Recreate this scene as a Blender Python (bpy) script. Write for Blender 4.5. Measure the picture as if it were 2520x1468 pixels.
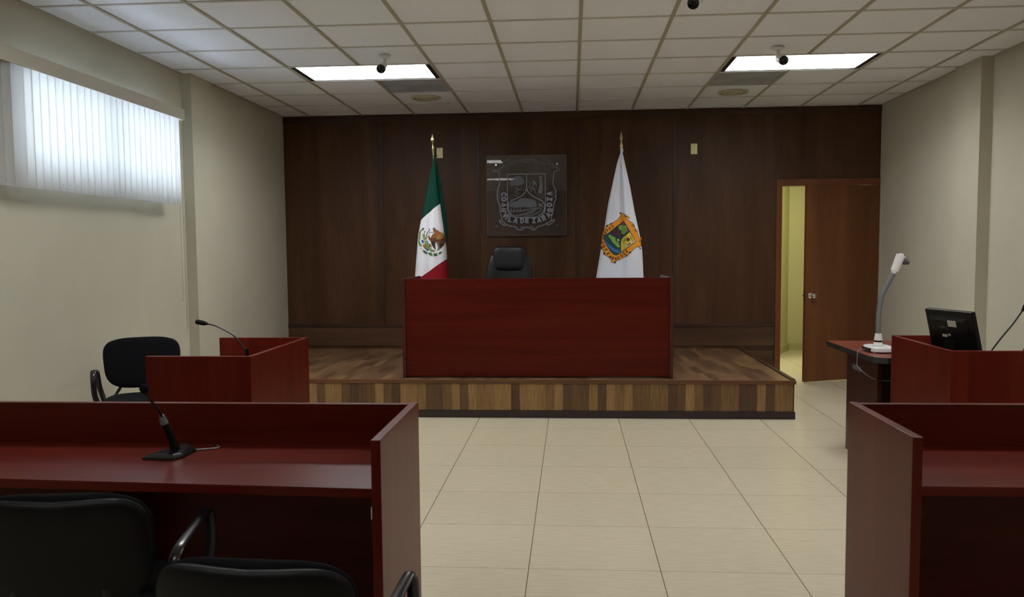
import bpy, bmesh, math, random
import numpy as np
from mathutils import Vector, Matrix
random.seed(7)
PI = math.pi
D = bpy.data
for o in list(D.objects): D.objects.remove(o)
S = bpy.context.scene
COL = S.collection

# ------------------------------------------------------------------ camera
cam = D.cameras.new('camera'); camo = D.objects.new('camera', cam); COL.objects.link(camo)
R_ = Vector((0.9974449, 0.07094696, -0.00837909)); U_ = Vector((0.00334638, 0.07076008, 0.99748775)); F_ = Vector((-0.07136163, 0.9949671, -0.07034186))
camo.matrix_world = Matrix(((R_.x, U_.x, -F_.x, 0), (R_.y, U_.y, -F_.y, 0), (R_.z, U_.z, -F_.z, 1.4585), (0, 0, 0, 1)))
cam.sensor_width = 36; cam.lens = 2040 / 2520 * 36; cam.shift_y = 24 / 2520; cam.clip_start = 0.02
cam.dof.use_dof = True; cam.dof.focus_distance = 8.6; cam.dof.aperture_fstop = 7.0
S.camera = camo
# ------------------------------------------------------------------ light and exposure
S.view_settings.view_transform = 'Standard'; S.view_settings.look = 'None'
S.view_settings.gamma = 1; S.view_settings.use_curve_mapping = False
S.view_settings.exposure = 0.0
W = D.worlds.new('world'); S.world = W; W.use_nodes = True
W.node_tree.nodes['Background'].inputs[0].default_value = (0.74, 0.84, 1.0, 1)
W.node_tree.nodes['Background'].inputs[1].default_value = 15.5
LAMP = 21.5          # emission of the ceiling luminaires
hl = D.lights.new('hallway_lamp', 'AREA'); hl.shape = 'RECTANGLE'; hl.size = 1.0; hl.size_y = 0.5; hl.energy = 50; hl.color = (1.0, 1.0, 0.72)
hlo = D.objects.new('hallway_lamp', hl); hlo.location = (2.25, 10.6, 2.72); COL.objects.link(hlo)

# ------------------------------------------------------------------ materials
def nt(name):
    m = D.materials.new(name); m.use_nodes = True
    return m, m.node_tree, m.node_tree.nodes['Principled BSDF']
def N(t, typ, **k):
    n = t.nodes.new(typ)
    for a, b in k.items(): setattr(n, a, b)
    return n
def mat(name, col, rough=0.5, metal=0.0, spec=0.5, noise=0.0, nscale=40, bump=0.0, bscale=200, coat=0, trans=0):
    m, t, p = nt(name)
    p.inputs['Base Color'].default_value = (*col, 1); p.inputs['Roughness'].default_value = rough
    p.inputs['Metallic'].default_value = metal; p.inputs['Specular IOR Level'].default_value = spec
    p.inputs['Coat Weight'].default_value = coat; p.inputs['Coat Roughness'].default_value = 0.15
    tc = N(t, 'ShaderNodeTexCoord')
    if noise:
        nz = N(t, 'ShaderNodeTexNoise'); nz.inputs['Scale'].default_value = nscale; nz.inputs['Detail'].default_value = 4
        t.links.new(tc.outputs['Object'], nz.inputs['Vector'])
        r = N(t, 'ShaderNodeMapRange'); r.inputs[1].default_value = .3; r.inputs[2].default_value = .7
        r.inputs[3].default_value = 1 - noise; r.inputs[4].default_value = 1 + noise
        t.links.new(nz.outputs['Fac'], r.inputs[0])
        v = N(t, 'ShaderNodeVectorMath', operation='SCALE'); v.inputs[0].default_value = col
        t.links.new(r.outputs[0], v.inputs['Scale']); t.links.new(v.outputs[0], p.inputs['Base Color'])
    if bump:
        nb = N(t, 'ShaderNodeTexNoise'); nb.inputs['Scale'].default_value = bscale; nb.inputs['Detail'].default_value = 3
        t.links.new(tc.outputs['Object'], nb.inputs['Vector'])
        b = N(t, 'ShaderNodeBump'); b.inputs['Strength'].default_value = bump; b.inputs['Distance'].default_value = 0.002
        t.links.new(nb.outputs['Fac'], b.inputs['Height']); t.links.new(b.outputs[0], p.inputs['Normal'])
    return m
def ramp(t, stops):
    r = N(t, 'ShaderNodeValToRGB'); e = r.color_ramp.elements
    while len(e) < len(stops): e.new(0.5)
    for q, (p, c) in zip(e, stops): q.position = p; q.color = (*c, 1)
    return r
def wood(name, c0, c1, c2, axis='Z', scale=6.0, stretch=14, rough=0.35, spec=0.4, fine=0.12, coat=0.0):
    """grain runs along axis"""
    m, t, p = nt(name)
    tc = N(t, 'ShaderNodeTexCoord'); mp = N(t, 'ShaderNodeMapping')
    sc = {'X': (1 / stretch, 1, 1), 'Y': (1, 1 / stretch, 1), 'Z': (1, 1, 1 / stretch)}[axis]
    mp.inputs['Scale'].default_value = sc
    t.links.new(tc.outputs['Object'], mp.inputs['Vector'])
    n1 = N(t, 'ShaderNodeTexNoise'); n1.inputs['Scale'].default_value = scale; n1.inputs['Detail'].default_value = 5; n1.inputs['Distortion'].default_value = 1.2
    n2 = N(t, 'ShaderNodeTexNoise'); n2.inputs['Scale'].default_value = scale * 22; n2.inputs['Detail'].default_value = 3
    t.links.new(mp.outputs[0], n1.inputs['Vector']); t.links.new(mp.outputs[0], n2.inputs['Vector'])
    r = ramp(t, [(0.3, c0), (0.5, c1), (0.72, c2)])
    t.links.new(n1.outputs['Fac'], r.inputs['Fac'])
    mr = N(t, 'ShaderNodeMapRange'); mr.inputs[1].default_value = .3; mr.inputs[2].default_value = .7; mr.inputs[3].default_value = 1 - fine; mr.inputs[4].default_value = 1 + fine
    t.links.new(n2.outputs['Fac'], mr.inputs[0])
    v = N(t, 'ShaderNodeVectorMath', operation='SCALE')
    t.links.new(r.outputs['Color'], v.inputs[0]); t.links.new(mr.outputs[0], v.inputs['Scale']); t.links.new(v.outputs[0], p.inputs['Base Color'])
    p.inputs['Roughness'].default_value = rough; p.inputs['Specular IOR Level'].default_value = spec
    p.inputs['Coat Weight'].default_value = coat; p.inputs['Coat Roughness'].default_value = 0.25
    return m
def parquet(name, run, cols, plank_w, plank_l, rough=0.35, spec=0.4):
    """strips; run = axis the strips run along ('Y' on the deck, 'Z' on the front)"""
    m, t, p = nt(name)
    tc = N(t, 'ShaderNodeTexCoord'); sx = N(t, 'ShaderNodeSeparateXYZ'); cb = N(t, 'ShaderNodeCombineXYZ')
    t.links.new(tc.outputs['Object'], sx.inputs[0])
    t.links.new(sx.outputs[{'Y': 1, 'Z': 2}[run]], cb.inputs[0]); t.links.new(sx.outputs[0], cb.inputs[1])
    b = N(t, 'ShaderNodeTexBrick'); b.offset = 0.37; b.offset_frequency = 3
    b.inputs['Scale'].default_value = 1; b.inputs['Brick Width'].default_value = plank_l; b.inputs['Row Height'].default_value = plank_w
    b.inputs['Mortar Size'].default_value = 0.0008; b.inputs['Color1'].default_value = (0, 0, 0, 1); b.inputs['Color2'].default_value = (1, 1, 1, 1)
    b.inputs['Mortar'].default_value = (0, 0, 0, 1); b.inputs['Bias'].default_value = 0
    t.links.new(cb.outputs[0], b.inputs['Vector'])
    r = ramp(t, cols); t.links.new(b.outputs['Color'], r.inputs['Fac'])
    mp = N(t, 'ShaderNodeMapping'); mp.inputs['Scale'].default_value = (1.2, 25, 25)
    t.links.new(cb.outputs[0], mp.inputs['Vector'])
    n2 = N(t, 'ShaderNodeTexNoise'); n2.inputs['Scale'].default_value = 4; n2.inputs['Detail'].default_value = 5; n2.inputs['Distortion'].default_value = .8
    t.links.new(mp.outputs[0], n2.inputs['Vector'])
    mr = N(t, 'ShaderNodeMapRange'); mr.inputs[1].default_value = .3; mr.inputs[2].default_value = .7; mr.inputs[3].default_value = .7; mr.inputs[4].default_value = 1.3
    t.links.new(n2.outputs['Fac'], mr.inputs[0])
    v = N(t, 'ShaderNodeVectorMath', operation='SCALE')
    t.links.new(r.outputs['Color'], v.inputs[0]); t.links.new(mr.outputs[0], v.inputs['Scale']); t.links.new(v.outputs[0], p.inputs['Base Color'])
    p.inputs['Roughness'].default_value = rough; p.inputs['Specular IOR Level'].default_value = spec
    return m
def floor_mat():
    m, t, p = nt('porcelain_tile')
    tc = N(t, 'ShaderNodeTexCoord'); sx = N(t, 'ShaderNodeSeparateXYZ'); t.links.new(tc.outputs['Object'], sx.inputs[0])
    def M(op, a, b=None):
        n = N(t, 'ShaderNodeMath', operation=op)
        for i, q in enumerate((a, b)):
            if q is None: continue
            if isinstance(q, (int, float)): n.inputs[i].default_value = q
            else: t.links.new(q, n.inputs[i])
        return n.outputs[0]
    gx = M('DIVIDE', M('ADD', sx.outputs[0], 0.1991 + 60), 0.6); gy = M('DIVIDE', M('ADD', sx.outputs[1], -6.7042 + 60), 0.6)
    def edge(g): f = M('FRACT', g); return M('MINIMUM', f, M('SUBTRACT', 1.0, f))
    ex = M('LESS_THAN', edge(gx), 0.0035); ey = M('LESS_THAN', edge(gy), 0.0021)
    line = M('MAXIMUM', ex, ey)
    cb = N(t, 'ShaderNodeCombineXYZ'); t.links.new(M('FLOOR', gx), cb.inputs[0]); t.links.new(M('FLOOR', gy), cb.inputs[1])
    wn = N(t, 'ShaderNodeTexWhiteNoise'); t.links.new(cb.outputs[0], wn.inputs['Vector'])
    mp = N(t, 'ShaderNodeMapping'); mp.inputs['Scale'].default_value = (6, 40, 1); t.links.new(tc.outputs['Object'], mp.inputs['Vector'])
    n = N(t, 'ShaderNodeTexNoise'); n.inputs['Scale'].default_value = 1.5; n.inputs['Detail'].default_value = 6; t.links.new(mp.outputs[0], n.inputs['Vector'])
    r = ramp(t, [(0.25, (0.57, 0.50, 0.36)), (0.75, (0.66, 0.59, 0.44))]); t.links.new(n.outputs['Fac'], r.inputs['Fac'])
    v = N(t, 'ShaderNodeVectorMath', operation='SCALE'); t.links.new(r.outputs['Color'], v.inputs[0])
    t.links.new(M('ADD', M('MULTIPLY', wn.outputs['Value'], 0.05), 0.975), v.inputs['Scale'])
    mx = N(t, 'ShaderNodeMix', data_type='RGBA'); t.links.new(line, mx.inputs['Factor']); t.links.new(v.outputs[0], mx.inputs['A']); mx.inputs['B'].default_value = (0.17, 0.14, 0.09, 1)
    t.links.new(mx.outputs['Result'], p.inputs['Base Color'])
    p.inputs['Roughness'].default_value = 0.22; p.inputs['Specular IOR Level'].default_value = 0.45
    nb = N(t, 'ShaderNodeTexNoise'); nb.inputs['Scale'].default_value = 90; t.links.new(tc.outputs['Object'], nb.inputs['Vector'])
    h = M('SUBTRACT', M('MULTIPLY', nb.outputs['Fac'], 0.25), line)
    b = N(t, 'ShaderNodeBump'); b.inputs['Strength'].default_value = .25; b.inputs['Distance'].default_value = .001
    t.links.new(h, b.inputs['Height']); t.links.new(b.outputs[0], p.inputs['Normal'])
    return m
def emit(name, col, s):
    m, t, p = nt(name); p.inputs['Base Color'].default_value = (.8, .8, .8, 1)
    p.inputs['Emission Color'].default_value = (*col, 1); p.inputs['Emission Strength'].default_value = s
    return m
def translucent(name, col, fac=.5):
    m, t, p = nt(name); out = t.nodes['Material Output']
    p.inputs['Base Color'].default_value = (*col, 1); p.inputs['Roughness'].default_value = .6
    tr = N(t, 'ShaderNodeBsdfTranslucent'); tr.inputs[0].default_value = (*col, 1)
    mx = N(t, 'ShaderNodeMixShader'); mx.inputs[0].default_value = fac
    t.links.new(p.outputs[0], mx.inputs[1]); t.links.new(tr.outputs[0], mx.inputs[2]); t.links.new(mx.outputs[0], out.inputs[0])
    return m
def glass(name, haze=0.03, rough=0.02, tint=(1, 1, 1)):
    m, t, p = nt(name); out = t.nodes['Material Output']
    tr = N(t, 'ShaderNodeBsdfTransparent'); tr.inputs[0].default_value = (*tint, 1)
    gl = N(t, 'ShaderNodeBsdfGlossy'); gl.inputs['Roughness'].default_value = rough
    fr = N(t, 'ShaderNodeFresnel'); fr.inputs[0].default_value = 1.5
    m1 = N(t, 'ShaderNodeMixShader'); t.links.new(fr.outputs[0], m1.inputs[0]); t.links.new(tr.outputs[0], m1.inputs[1]); t.links.new(gl.outputs[0], m1.inputs[2])
    df = N(t, 'ShaderNodeBsdfDiffuse'); df.inputs[0].default_value = (.7, .7, .7, 1)
    m2 = N(t, 'ShaderNodeMixShader'); m2.inputs[0].default_value = haze
    t.links.new(m1.outputs[0], m2.inputs[1]); t.links.new(df.outputs[0], m2.inputs[2]); t.links.new(m2.outputs[0], out.inputs[0])
    return m
def attr_mat(name, rough=.7, sheen=0):
    m, t, p = nt(name); a = N(t, 'ShaderNodeAttribute'); a.attribute_name = 'art'
    t.links.new(a.outputs['Color'], p.inputs['Base Color']); p.inputs['Roughness'].default_value = rough
    return m
def etch_mat():
    m, t, p = nt('frosted_etching'); out = t.nodes['Material Output']
    a = N(t, 'ShaderNodeAttribute'); a.attribute_name = 'art'
    p.inputs['Base Color'].default_value = (.36, .37, .43, 1); p.inputs['Roughness'].default_value = .7; p.inputs['Specular IOR Level'].default_value = .2
    tr = N(t, 'ShaderNodeBsdfTransparent')
    mul = N(t, 'ShaderNodeMath', operation='MULTIPLY'); mul.inputs[1].default_value = .8
    t.links.new(a.outputs['Fac'], mul.inputs[0])
    mx = N(t, 'ShaderNodeMixShader'); t.links.new(mul.outputs[0], mx.inputs[0]); t.links.new(tr.outputs[0], mx.inputs[1]); t.links.new(p.outputs[0], mx.inputs[2])
    t.links.new(mx.outputs[0], out.inputs[0])
    return m
def tricolor():
    """cloth of three dyed bands separated by slanted seams"""
    m, t, p = nt('tricolor_cloth')
    tc = N(t, 'ShaderNodeTexCoord'); sx = N(t, 'ShaderNodeSeparateXYZ'); t.links.new(tc.outputs['Object'], sx.inputs[0])
    def band(slope, x0, z0):
        a = N(t, 'ShaderNodeMath', operation='MULTIPLY'); a.inputs[1].default_value = -slope; t.links.new(sx.outputs[0], a.inputs[0])
        b = N(t, 'ShaderNodeMath', operation='ADD'); t.links.new(sx.outputs[2], b.inputs[0]); t.links.new(a.outputs[0], b.inputs[1])
        c = N(t, 'ShaderNodeMath', operation='GREATER_THAN'); c.inputs[1].default_value = z0 - slope * x0; t.links.new(b.outputs[0], c.inputs[0])
        return c.outputs[0]
    g = band(0.84, -1.546, 1.762); r = band(0.70, -1.535, 1.187)
    m1 = N(t, 'ShaderNodeMix', data_type='RGBA'); m1.inputs['A'].default_value = (.26, .008, .014, 1); m1.inputs['B'].default_value = (.86, .86, .92, 1); t.links.new(r, m1.inputs['Factor'])
    m2 = N(t, 'ShaderNodeMix', data_type='RGBA'); t.links.new(m1.outputs['Result'], m2.inputs['A']); m2.inputs['B'].default_value = (.004, .050, .034, 1); t.links.new(g, m2.inputs['Factor'])
    t.links.new(m2.outputs['Result'], p.inputs['Base Color']); p.inputs['Roughness'].default_value = .7; p.inputs['Specular IOR Level'].default_value = .15
    return m

M = dict(
    wall=mat('cream_wall_paint', (.535, .505, .40), .75, noise=.03, nscale=2.2, bump=.25, bscale=140),
    backwall=mat('brown_back_wall', (.22, .15, .10), .6), luminb=emit('weak_lamp_diffuser', (.98, .995, 1.0), LAMP * .55),
    beam=mat('cream_beam_paint', (.60, .57, .46), .75, noise=.03, nscale=2.2),
    tile=mat('mineral_ceiling_tile', (.88, .91, .97), .9, noise=.07, nscale=170, bump=.5, bscale=260),
    tbar=mat('ceiling_grid_paint', (.42, .39, .30), .6),
    floor=floor_mat(),
    panel=wood('stained_wall_veneer', (.050, .021, .0095), (.074, .032, .0145), (.100, .046, .022), 'Z', 2.6, 9, .40, .22, .10),
    pane2=wood('stained_batten', (.040, .018, .010), (.055, .025, .013), (.072, .034, .018), 'Z', 5, 12, .42, .35),
    rail=wood('stained_rail', (.040, .018, .010), (.055, .025, .013), (.072, .034, .018), 'X', 5, 12, .42, .35),
    wains=wood('stained_lower_panel', (.060, .027, .012), (.082, .038, .018), (.105, .05, .024), 'X', 3, 8, .42, .35),
    door=wood('door_veneer', (.095, .030, .008), (.135, .045, .012), (.175, .062, .018), 'Z', 3.5, 12, .32, .45, .14),
    frame=wood('door_frame_wood', (.12, .036, .012), (.16, .05, .017), (.2, .07, .024), 'Z', 5, 12, .35, .4),
    deck=parquet('deck_parquet', 'Y', [(0, (.085, .045, .022)), (.35, (.14, .075, .038)), (.7, (.19, .105, .05)), (1, (.24, .14, .065))], .07, .42, .3, .5),
    fascia=parquet('fascia_strips', 'Z', [(0, (.085, .045, .026)), (.3, (.16, .086, .036)), (.65, (.25, .14, .052)), (1, (.34, .20, .078))], .075, .5, .4),
    nosing=wood('nosing_wood', (.10, .040, .016), (.13, .055, .022), (.17, .075, .03), 'X', 6, 14, .3, .5),
    kick=mat('dark_kickboard', (.030, .016, .016), .45),
    cherry=wood('cherry_laminate', (.075, .0065, .0030), (.100, .0095, .0045), (.128, .0145, .0070), 'X', 7, 20, .32, .18, .10),
    cherryv=wood('cherry_laminate_upright', (.075, .0065, .0030), (.100, .0095, .0045), (.128, .0145, .0070), 'Z', 7, 20, .32, .18, .10),
    cherryd=wood('dark_cherry_edge', (.05, .008, .008), (.07, .011, .010), (.09, .016, .014), 'Z', 7, 20, .35, .5, .10),
    cherryo=wood('orange_cherry_laminate', (.13, .024, .010), (.17, .034, .014), (.21, .045, .019), 'X', 7, 20, .35, .5, .10),
    blackedge=mat('black_edge_band', (.018, .02, .024), .4),
    darkpanel=wood('dark_mahogany_laminate', (.022, .004, .005), (.03, .006, .006), (.04, .008, .008), 'Z', 7, 20, .35, .4),
    plastic=mat('black_plastic', (.0032, .0030, .0032), .42, spec=.22, bump=.3, bscale=600),
    plasticg=mat('gloss_black_plastic', (.012, .012, .014), .22),
    fabric=mat('black_fabric', (.007, .007, .0095), .95, spec=.15, bump=.6, bscale=900),
    leather=mat('black_leather', (.0035, .0035, .005), .42, spec=.30, bump=.35, bscale=260),
    metalb=mat('black_tube', (.012, .012, .013), .35),
    chrome=mat('chrome', (.75, .75, .73), .15, 1),
    brass=mat('brass', (.60, .52, .25), .28, 1),
    brassplate=mat('brass_plate', (.70, .62, .33), .45, .6),
    white=mat('white_enamel', (.75, .75, .74), .35),
    whitep=mat('white_plastic', (.78, .77, .76), .3),
    offwhite=mat('cream_plastic', (.62, .59, .47), .45),
    valance=mat('valance_plastic', (.50, .47, .38), .5),
    grey=mat('grey_rubber', (.16, .17, .18), .45),
    greyd=mat('grey_lens', (.10, .105, .11), .35),
    lens=mat('dark_lens', (.006, .006, .010), .12),
    ventgrey=mat('grey_perforated_metal', (.36, .37, .39), .6, noise=.25, nscale=3.5),
    diffuser=mat('beige_diffuser', (.50, .46, .33), .5),
    lumin=emit('lamp_diffuser', (.98, .995, 1.0), LAMP),
    louver=mat('white_louver', (.82, .82, .80), .35),
    dark=mat('dark_gap', (.01, .01, .012), .6),
    vane=translucent('translucent_vane', (.66, .655, .63), .004),
    pane=glass('window_glass', 0.02, .02, (.95, .98, 1)),
    alu=mat('window_aluminium', (.5, .5, .5), .4, .8),
    plaque=glass('clear_plaque', 0.035, .012),
    plaqueedge=mat('plaque_edge', (.30, .30, .32), .3),
    etch=etch_mat(),
    art=attr_mat('dyed_emblem', .7),
    tri=tricolor(),
    green=mat('green_cloth', (.004, .050, .034), .75, spec=.12),
    whitecloth=mat('white_satin', (.84, .87, .98), .5, spec=.3),
    hallwall=mat('hallway_paint', (.60, .57, .34), .7), hallbase=mat('hallway_baseboard', (.50, .47, .24), .4),
    paper=mat('sticker_paper', (.50, .50, .40), .6), papergrey=mat('grey_print', (.10, .10, .11), .6), blue=mat('blue_sticker', (.03, .10, .40), .5),
    cord=mat('thin_grey_cord', (.20, .19, .15), .6), cable=mat('grey_cable', (.22, .22, .22), .5),
    outside=mat('outside_sill', (.6, .6, .6), .8),
)

# ------------------------------------------------------------------ mesh helpers
def box(bm, x0, x1, y0, y1, z0, z1, bev=0.0, seg=2):
    g = bmesh.ops.create_cube(bm, size=1)['verts']
    for v in g: v.co = Vector(((x0 + x1) / 2 + v.co.x * (x1 - x0), (y0 + y1) / 2 + v.co.y * (y1 - y0), (z0 + z1) / 2 + v.co.z * (z1 - z0)))
    if bev:
        es = list({e for v in g for e in v.link_edges})
        r = bmesh.ops.bevel(bm, geom=es, offset=bev, segments=seg, profile=.5, affect='EDGES')
    return g
def tube(bm, pts, r, seg=12, flat=1.0, up=None, cap=True):
    """sweep an ellipse (r across, r*flat along the frame's second axis) along pts"""
    pts = [Vector(p) for p in pts]; n = len(pts)
    rr = r if isinstance(r, (list, tuple)) else [r] * n
    tg = [(pts[min(i + 1, n - 1)] - pts[max(i - 1, 0)]).normalized() for i in range(n)]
    a = Vector(up) if up is not None else (Vector((0, 0, 1)) if abs(tg[0].z) < .9 else Vector((1, 0, 0)))
    rings = []
    for i in range(n):
        if up is not None: a = Vector(up)
        a = (a - tg[i] * a.dot(tg[i])).normalized(); b = tg[i].cross(a)
        rings.append([bm.verts.new(pts[i] + a * (rr[i] * math.cos(2 * PI * k / seg)) + b * (rr[i] * flat * math.sin(2 * PI * k / seg))) for k in range(seg)])
    for i in range(n - 1):
        for k in range(seg):
            bm.faces.new((rings[i][k], rings[i][(k + 1) % seg], rings[i + 1][(k + 1) % seg], rings[i + 1][k]))
    if cap:
        bm.faces.new(rings[0][::-1]); bm.faces.new(rings[-1])
def smooth_path(pts, sub=6):
    pts = [Vector(p) for p in pts]; out = []
    for i in range(len(pts) - 1):
        p0 = pts[max(i - 1, 0)]; p1 = pts[i]; p2 = pts[i + 1]; p3 = pts[min(i + 2, len(pts) - 1)]
        for k in range(sub):
            t = k / sub
            out.append(0.5 * ((2 * p1) + (p2 - p0) * t + (2 * p0 - 5 * p1 + 4 * p2 - p3) * t * t + (3 * p1 - p0 - 3 * p2 + p3) * t ** 3))
    out.append(pts[-1]); return out
def lathe(bm, prof, seg=32, mtx=None):
    mtx = mtx or Matrix()
    rings = []
    for r, z in prof:
        if r < 1e-6: rings.append([bm.verts.new(mtx @ Vector((0, 0, z)))])
        else: rings.append([bm.verts.new(mtx @ Vector((r * math.cos(2 * PI * k / seg), r * math.sin(2 * PI * k / seg), z))) for k in range(seg)])
    for a, b in zip(rings, rings[1:]):
        for k in range(seg):
            l = (k + 1) % seg
            if len(a) == 1 and len(b) == 1: continue
            if len(a) == 1: bm.faces.new((a[0], b[l], b[k]))
            elif len(b) == 1: bm.faces.new((a[k], a[l], b[0]))
            else: bm.faces.new((a[k], a[l], b[l], b[k]))
    for q in (rings[0], rings[-1]):
        if len(q) > 1: bm.faces.new(q)
def pad(bm, w, h, t, n=3.2, mtx=None, curve=0.0, rings=9, seg=56, edge=6, shape=None, back=1.0, dish=0.0):
    """rounded cushion in the XZ plane, thickness along Y (front is -Y)"""
    mtx = mtx or Matrix()
    def outline(a):
        c, s = math.cos(a), math.sin(a)
        x = math.copysign(abs(c) ** (2 / n), c) * w / 2; z = math.copysign(abs(s) ** (2 / n), s) * h / 2
        if shape: x, z = shape(x, z)
        return x, z
    O = [outline(2 * PI * k / seg) for k in range(seg)]
    rs = [1 - (1 - i / rings) ** 2 for i in range(1, rings + 1)]
    def layer(side):
        L = [[bm.verts.new(mtx @ Vector((0, side * t / 2 * (back if side > 0 else 1 - dish), 0)))]]
        for r in rs[:-1]:
            pf = max(0, 1 - r ** edge) ** .5
            row = []
            for x, z in O:
                X, Z = x * r, z * r
                k = (1 - dish * (1 - r ** 2)) if side < 0 else back
                row.append(bm.verts.new(mtx @ Vector((X, side * t / 2 * pf * k + curve * (X / (w / 2)) ** 2, Z))))
            L.append(row)
        return L
    f = layer(-1); b = layer(1)
    rim = [bm.verts.new(mtx @ Vector((x, curve * (x / (w / 2)) ** 2, z))) for x, z in O]
    for L, flip in ((f, False), (b, True)):
        rows = L + [rim]
        for i in range(len(rows) - 1):
            A, B = rows[i], rows[i + 1]
            for k in range(seg):
                l = (k + 1) % seg
                vs = (A[0], B[k], B[l]) if len(A) == 1 else (A[k], B[k], B[l], A[l])
                bm.faces.new(vs[::-1] if flip else vs)
def prism(bm, poly, y0, y1, mtx=None):
    """polygon in XZ extruded along Y"""
    mtx = mtx or Matrix()
    a = [bm.verts.new(mtx @ Vector((x, y0, z))) for x, z in poly]; b = [bm.verts.new(mtx @ Vector((x, y1, z))) for x, z in poly]
    bm.faces.new(a); bm.faces.new(b[::-1])
    for i in range(len(poly)):
        j = (i + 1) % len(poly); bm.faces.new((a[i], b[i], b[j], a[j]))
def obj(name, bm, m, parent=None, kind=None, sharp=35, recalc=True):
    if recalc: bmesh.ops.recalc_face_normals(bm, faces=bm.faces[:])
    for f in bm.faces: f.smooth = True
    lim = math.radians(sharp)
    for e in bm.edges:
        e.smooth = len(e.link_faces) == 2 and e.calc_face_angle(0) < lim
    me = D.meshes.new(name); bm.to_mesh(me); bm.free()
    me.materials.append(m)
    o = D.objects.new(name, me); COL.objects.link(o)
    wn = o.modifiers.new('weighted_normal', 'WEIGHTED_NORMAL'); wn.keep_sharp = True; wn.weight = 100
    if parent is not None: o.parent = parent
    if kind: o['kind'] = kind
    return o
def B_(): return bmesh.new()
def struct(name, bm, m, parent=None): return obj(name, bm, m, parent, None if parent else 'structure')
def thing(name, label, cat, loc=(0, 0, 0), rz=0.0, group=None):
    o = D.objects.new(name, None); COL.objects.link(o); o.empty_display_size = .1
    o.location = loc; o.rotation_euler = (0, 0, rz); o['label'] = label; o['category'] = cat
    if group: o['group'] = group
    return o
def bx(name, m, parent, *a, bev=0.0, kind=None):
    bm = B_(); box(bm, *a, bev=bev); return obj(name, bm, m, parent, kind)
def dup(root, loc, rz, label):
    r = root.copy(); COL.objects.link(r); r.location = loc; r.rotation_euler = (0, 0, rz); r['label'] = label
    for ch in list(root.children):
        c = ch.copy(); COL.objects.link(c); c.parent = r
        for g in list(ch.children):
            d = g.copy(); COL.objects.link(d); d.parent = c
    return r

# ------------------------------------------------------------------ the room
CH = 3.0; YB = 9.45; Y0 = -3.2; XL = -3.37; XR = 3.45
bx('floor', M['floor'], None, XL - .3, 4.3, Y0 - .2, 12.3, -.1, 0, kind='structure')
# ceiling tiles and grid
GX = [0.0693 + .61 * i for i in range(-7, 8)]; GY = [5.705 + .61 * j for j in range(-15, 8)]
def cell(i, j): return (0.0693 + .61 * i, 5.705 + .61 * j)
LUM = [(-4, 2), (2, 2), (-4, -3), (2, -3), (-4, -9), (2, -9)]
HOLES = {(i + d, j) for i, j in LUM for d in (0, 1)} | {(-3, 3), (2, 3)}
bm = B_()
for i in range(-7, 7):
    for j in range(-15, 7):
        if (i, j) in HOLES: continue
        x, y = cell(i, j); x0, x1 = max(x, XL - .05), min(x + .61, XR + .05); y0, y1 = max(y, Y0 - .05), min(y + .61, YB + .03)
        if x1 - x0 < .01 or y1 - y0 < .01: continue
        z = CH + .004 + random.uniform(-.0006, .0006)
        box(bm, x0 + .004, x1 - .004, y0 + .004, y1 - .004, z, z + .014)
box(bm, XL - .3, XR + .3, Y0 - .2, YB + .02, CH + .16, CH + .2)
struct('ceiling', bm, M['tile'])
bm = B_()
for x in GX:
    if XL < x < XR:
        i = round((x - .0693) / .61); cuts = sorted((cell(a, j)[1], cell(a, j)[1] + .61) for a, j in LUM if a + 1 == i); y = Y0
        for a, b in cuts + [(YB, YB)]:
            box(bm, x - .012, x + .012, y, a, CH - .004, CH + .01); y = b
struct('trim_1', bm, M['tbar'])
bm = B_()
xs = [XL] + [x for x in GX if XL < x < XR] + [XR]
for jy, y in enumerate(GY):
    if not (Y0 < y < YB): continue
    j = round((y - 5.705) / .61)
    for a, b in zip(xs, xs[1:]):
        i = round((a - .0693) / .61) if a > XL else -99
        box(bm, a + .0125, b - .0125, y - .011, y + .011, CH - .003, CH + .008)
struct('trim_2', bm, mat('cross_bar_paint', (.62, .61, .57), .6))
# perimeter angles
bm = B_()
box(bm, XL, XL + .02, Y0, 7.08, CH - .003, CH + .003); box(bm, XR - .02, XR, Y0, 7.15, CH - .003, CH + .003)
box(bm, -3.30, -3.28, 7.5, YB, CH - .003, CH + .003); box(bm, 3.37, 3.39, 7.62, YB, CH - .003, CH + .003)
struct('trim_3', bm, M['tbar'])
# left wall with high window opening, pillar and far section
T = .16; WY0, WY1, WZ0, WZ1 = 4.75, 6.84, 1.94, 2.64
bm = B_()
box(bm, XL - T, XL, Y0, WY0, 0, 3.16); box(bm, XL - T, XL, WY1, 7.08, 0, 3.16)
box(bm, XL - T, XL, WY0, WY1, 0, WZ0); box(bm, XL - T, XL, WY0, WY1, WZ1, 3.16)
box(bm, XL - T, -3.28, 7.08, 7.50, 0, 3.16)
box(bm, XL - T, -3.30, 7.50, YB + .1, 0, 3.16)
struct('wall_left', bm, M['wall'])
bm = B_()
box(bm, XR, XR + T, Y0, 7.15, 0, 3.16)
box(bm, 3.35, XR + T, 7.15, 7.62, 0, 3.16)
box(bm, 3.39, XR + T, 7.62, YB + .1, 0, 3.16)
struct('wall_right', bm, M['wall'])
bx('wall_back', M['backwall'], None, XL - T, XR + T, Y0 - .12, Y0, 0, 3.16, kind='structure')
# far wall: wood-clad, door opening X 2.33..3.37, Z 0..2.14
DX0, DX1, DZ = 2.335, 3.365, 2.135
bm = B_()
box(bm, XL - .1, DX0 - .03, YB, YB + .12, 0, 3.16); box(bm, DX1 + .01, 3.46, YB, YB + .12, 0, 3.16); box(bm, DX0 - .03, DX1 + .01, YB, YB + .12, DZ + .03, 3.16)
struct('wall_far', bm, M['panel'])
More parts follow.
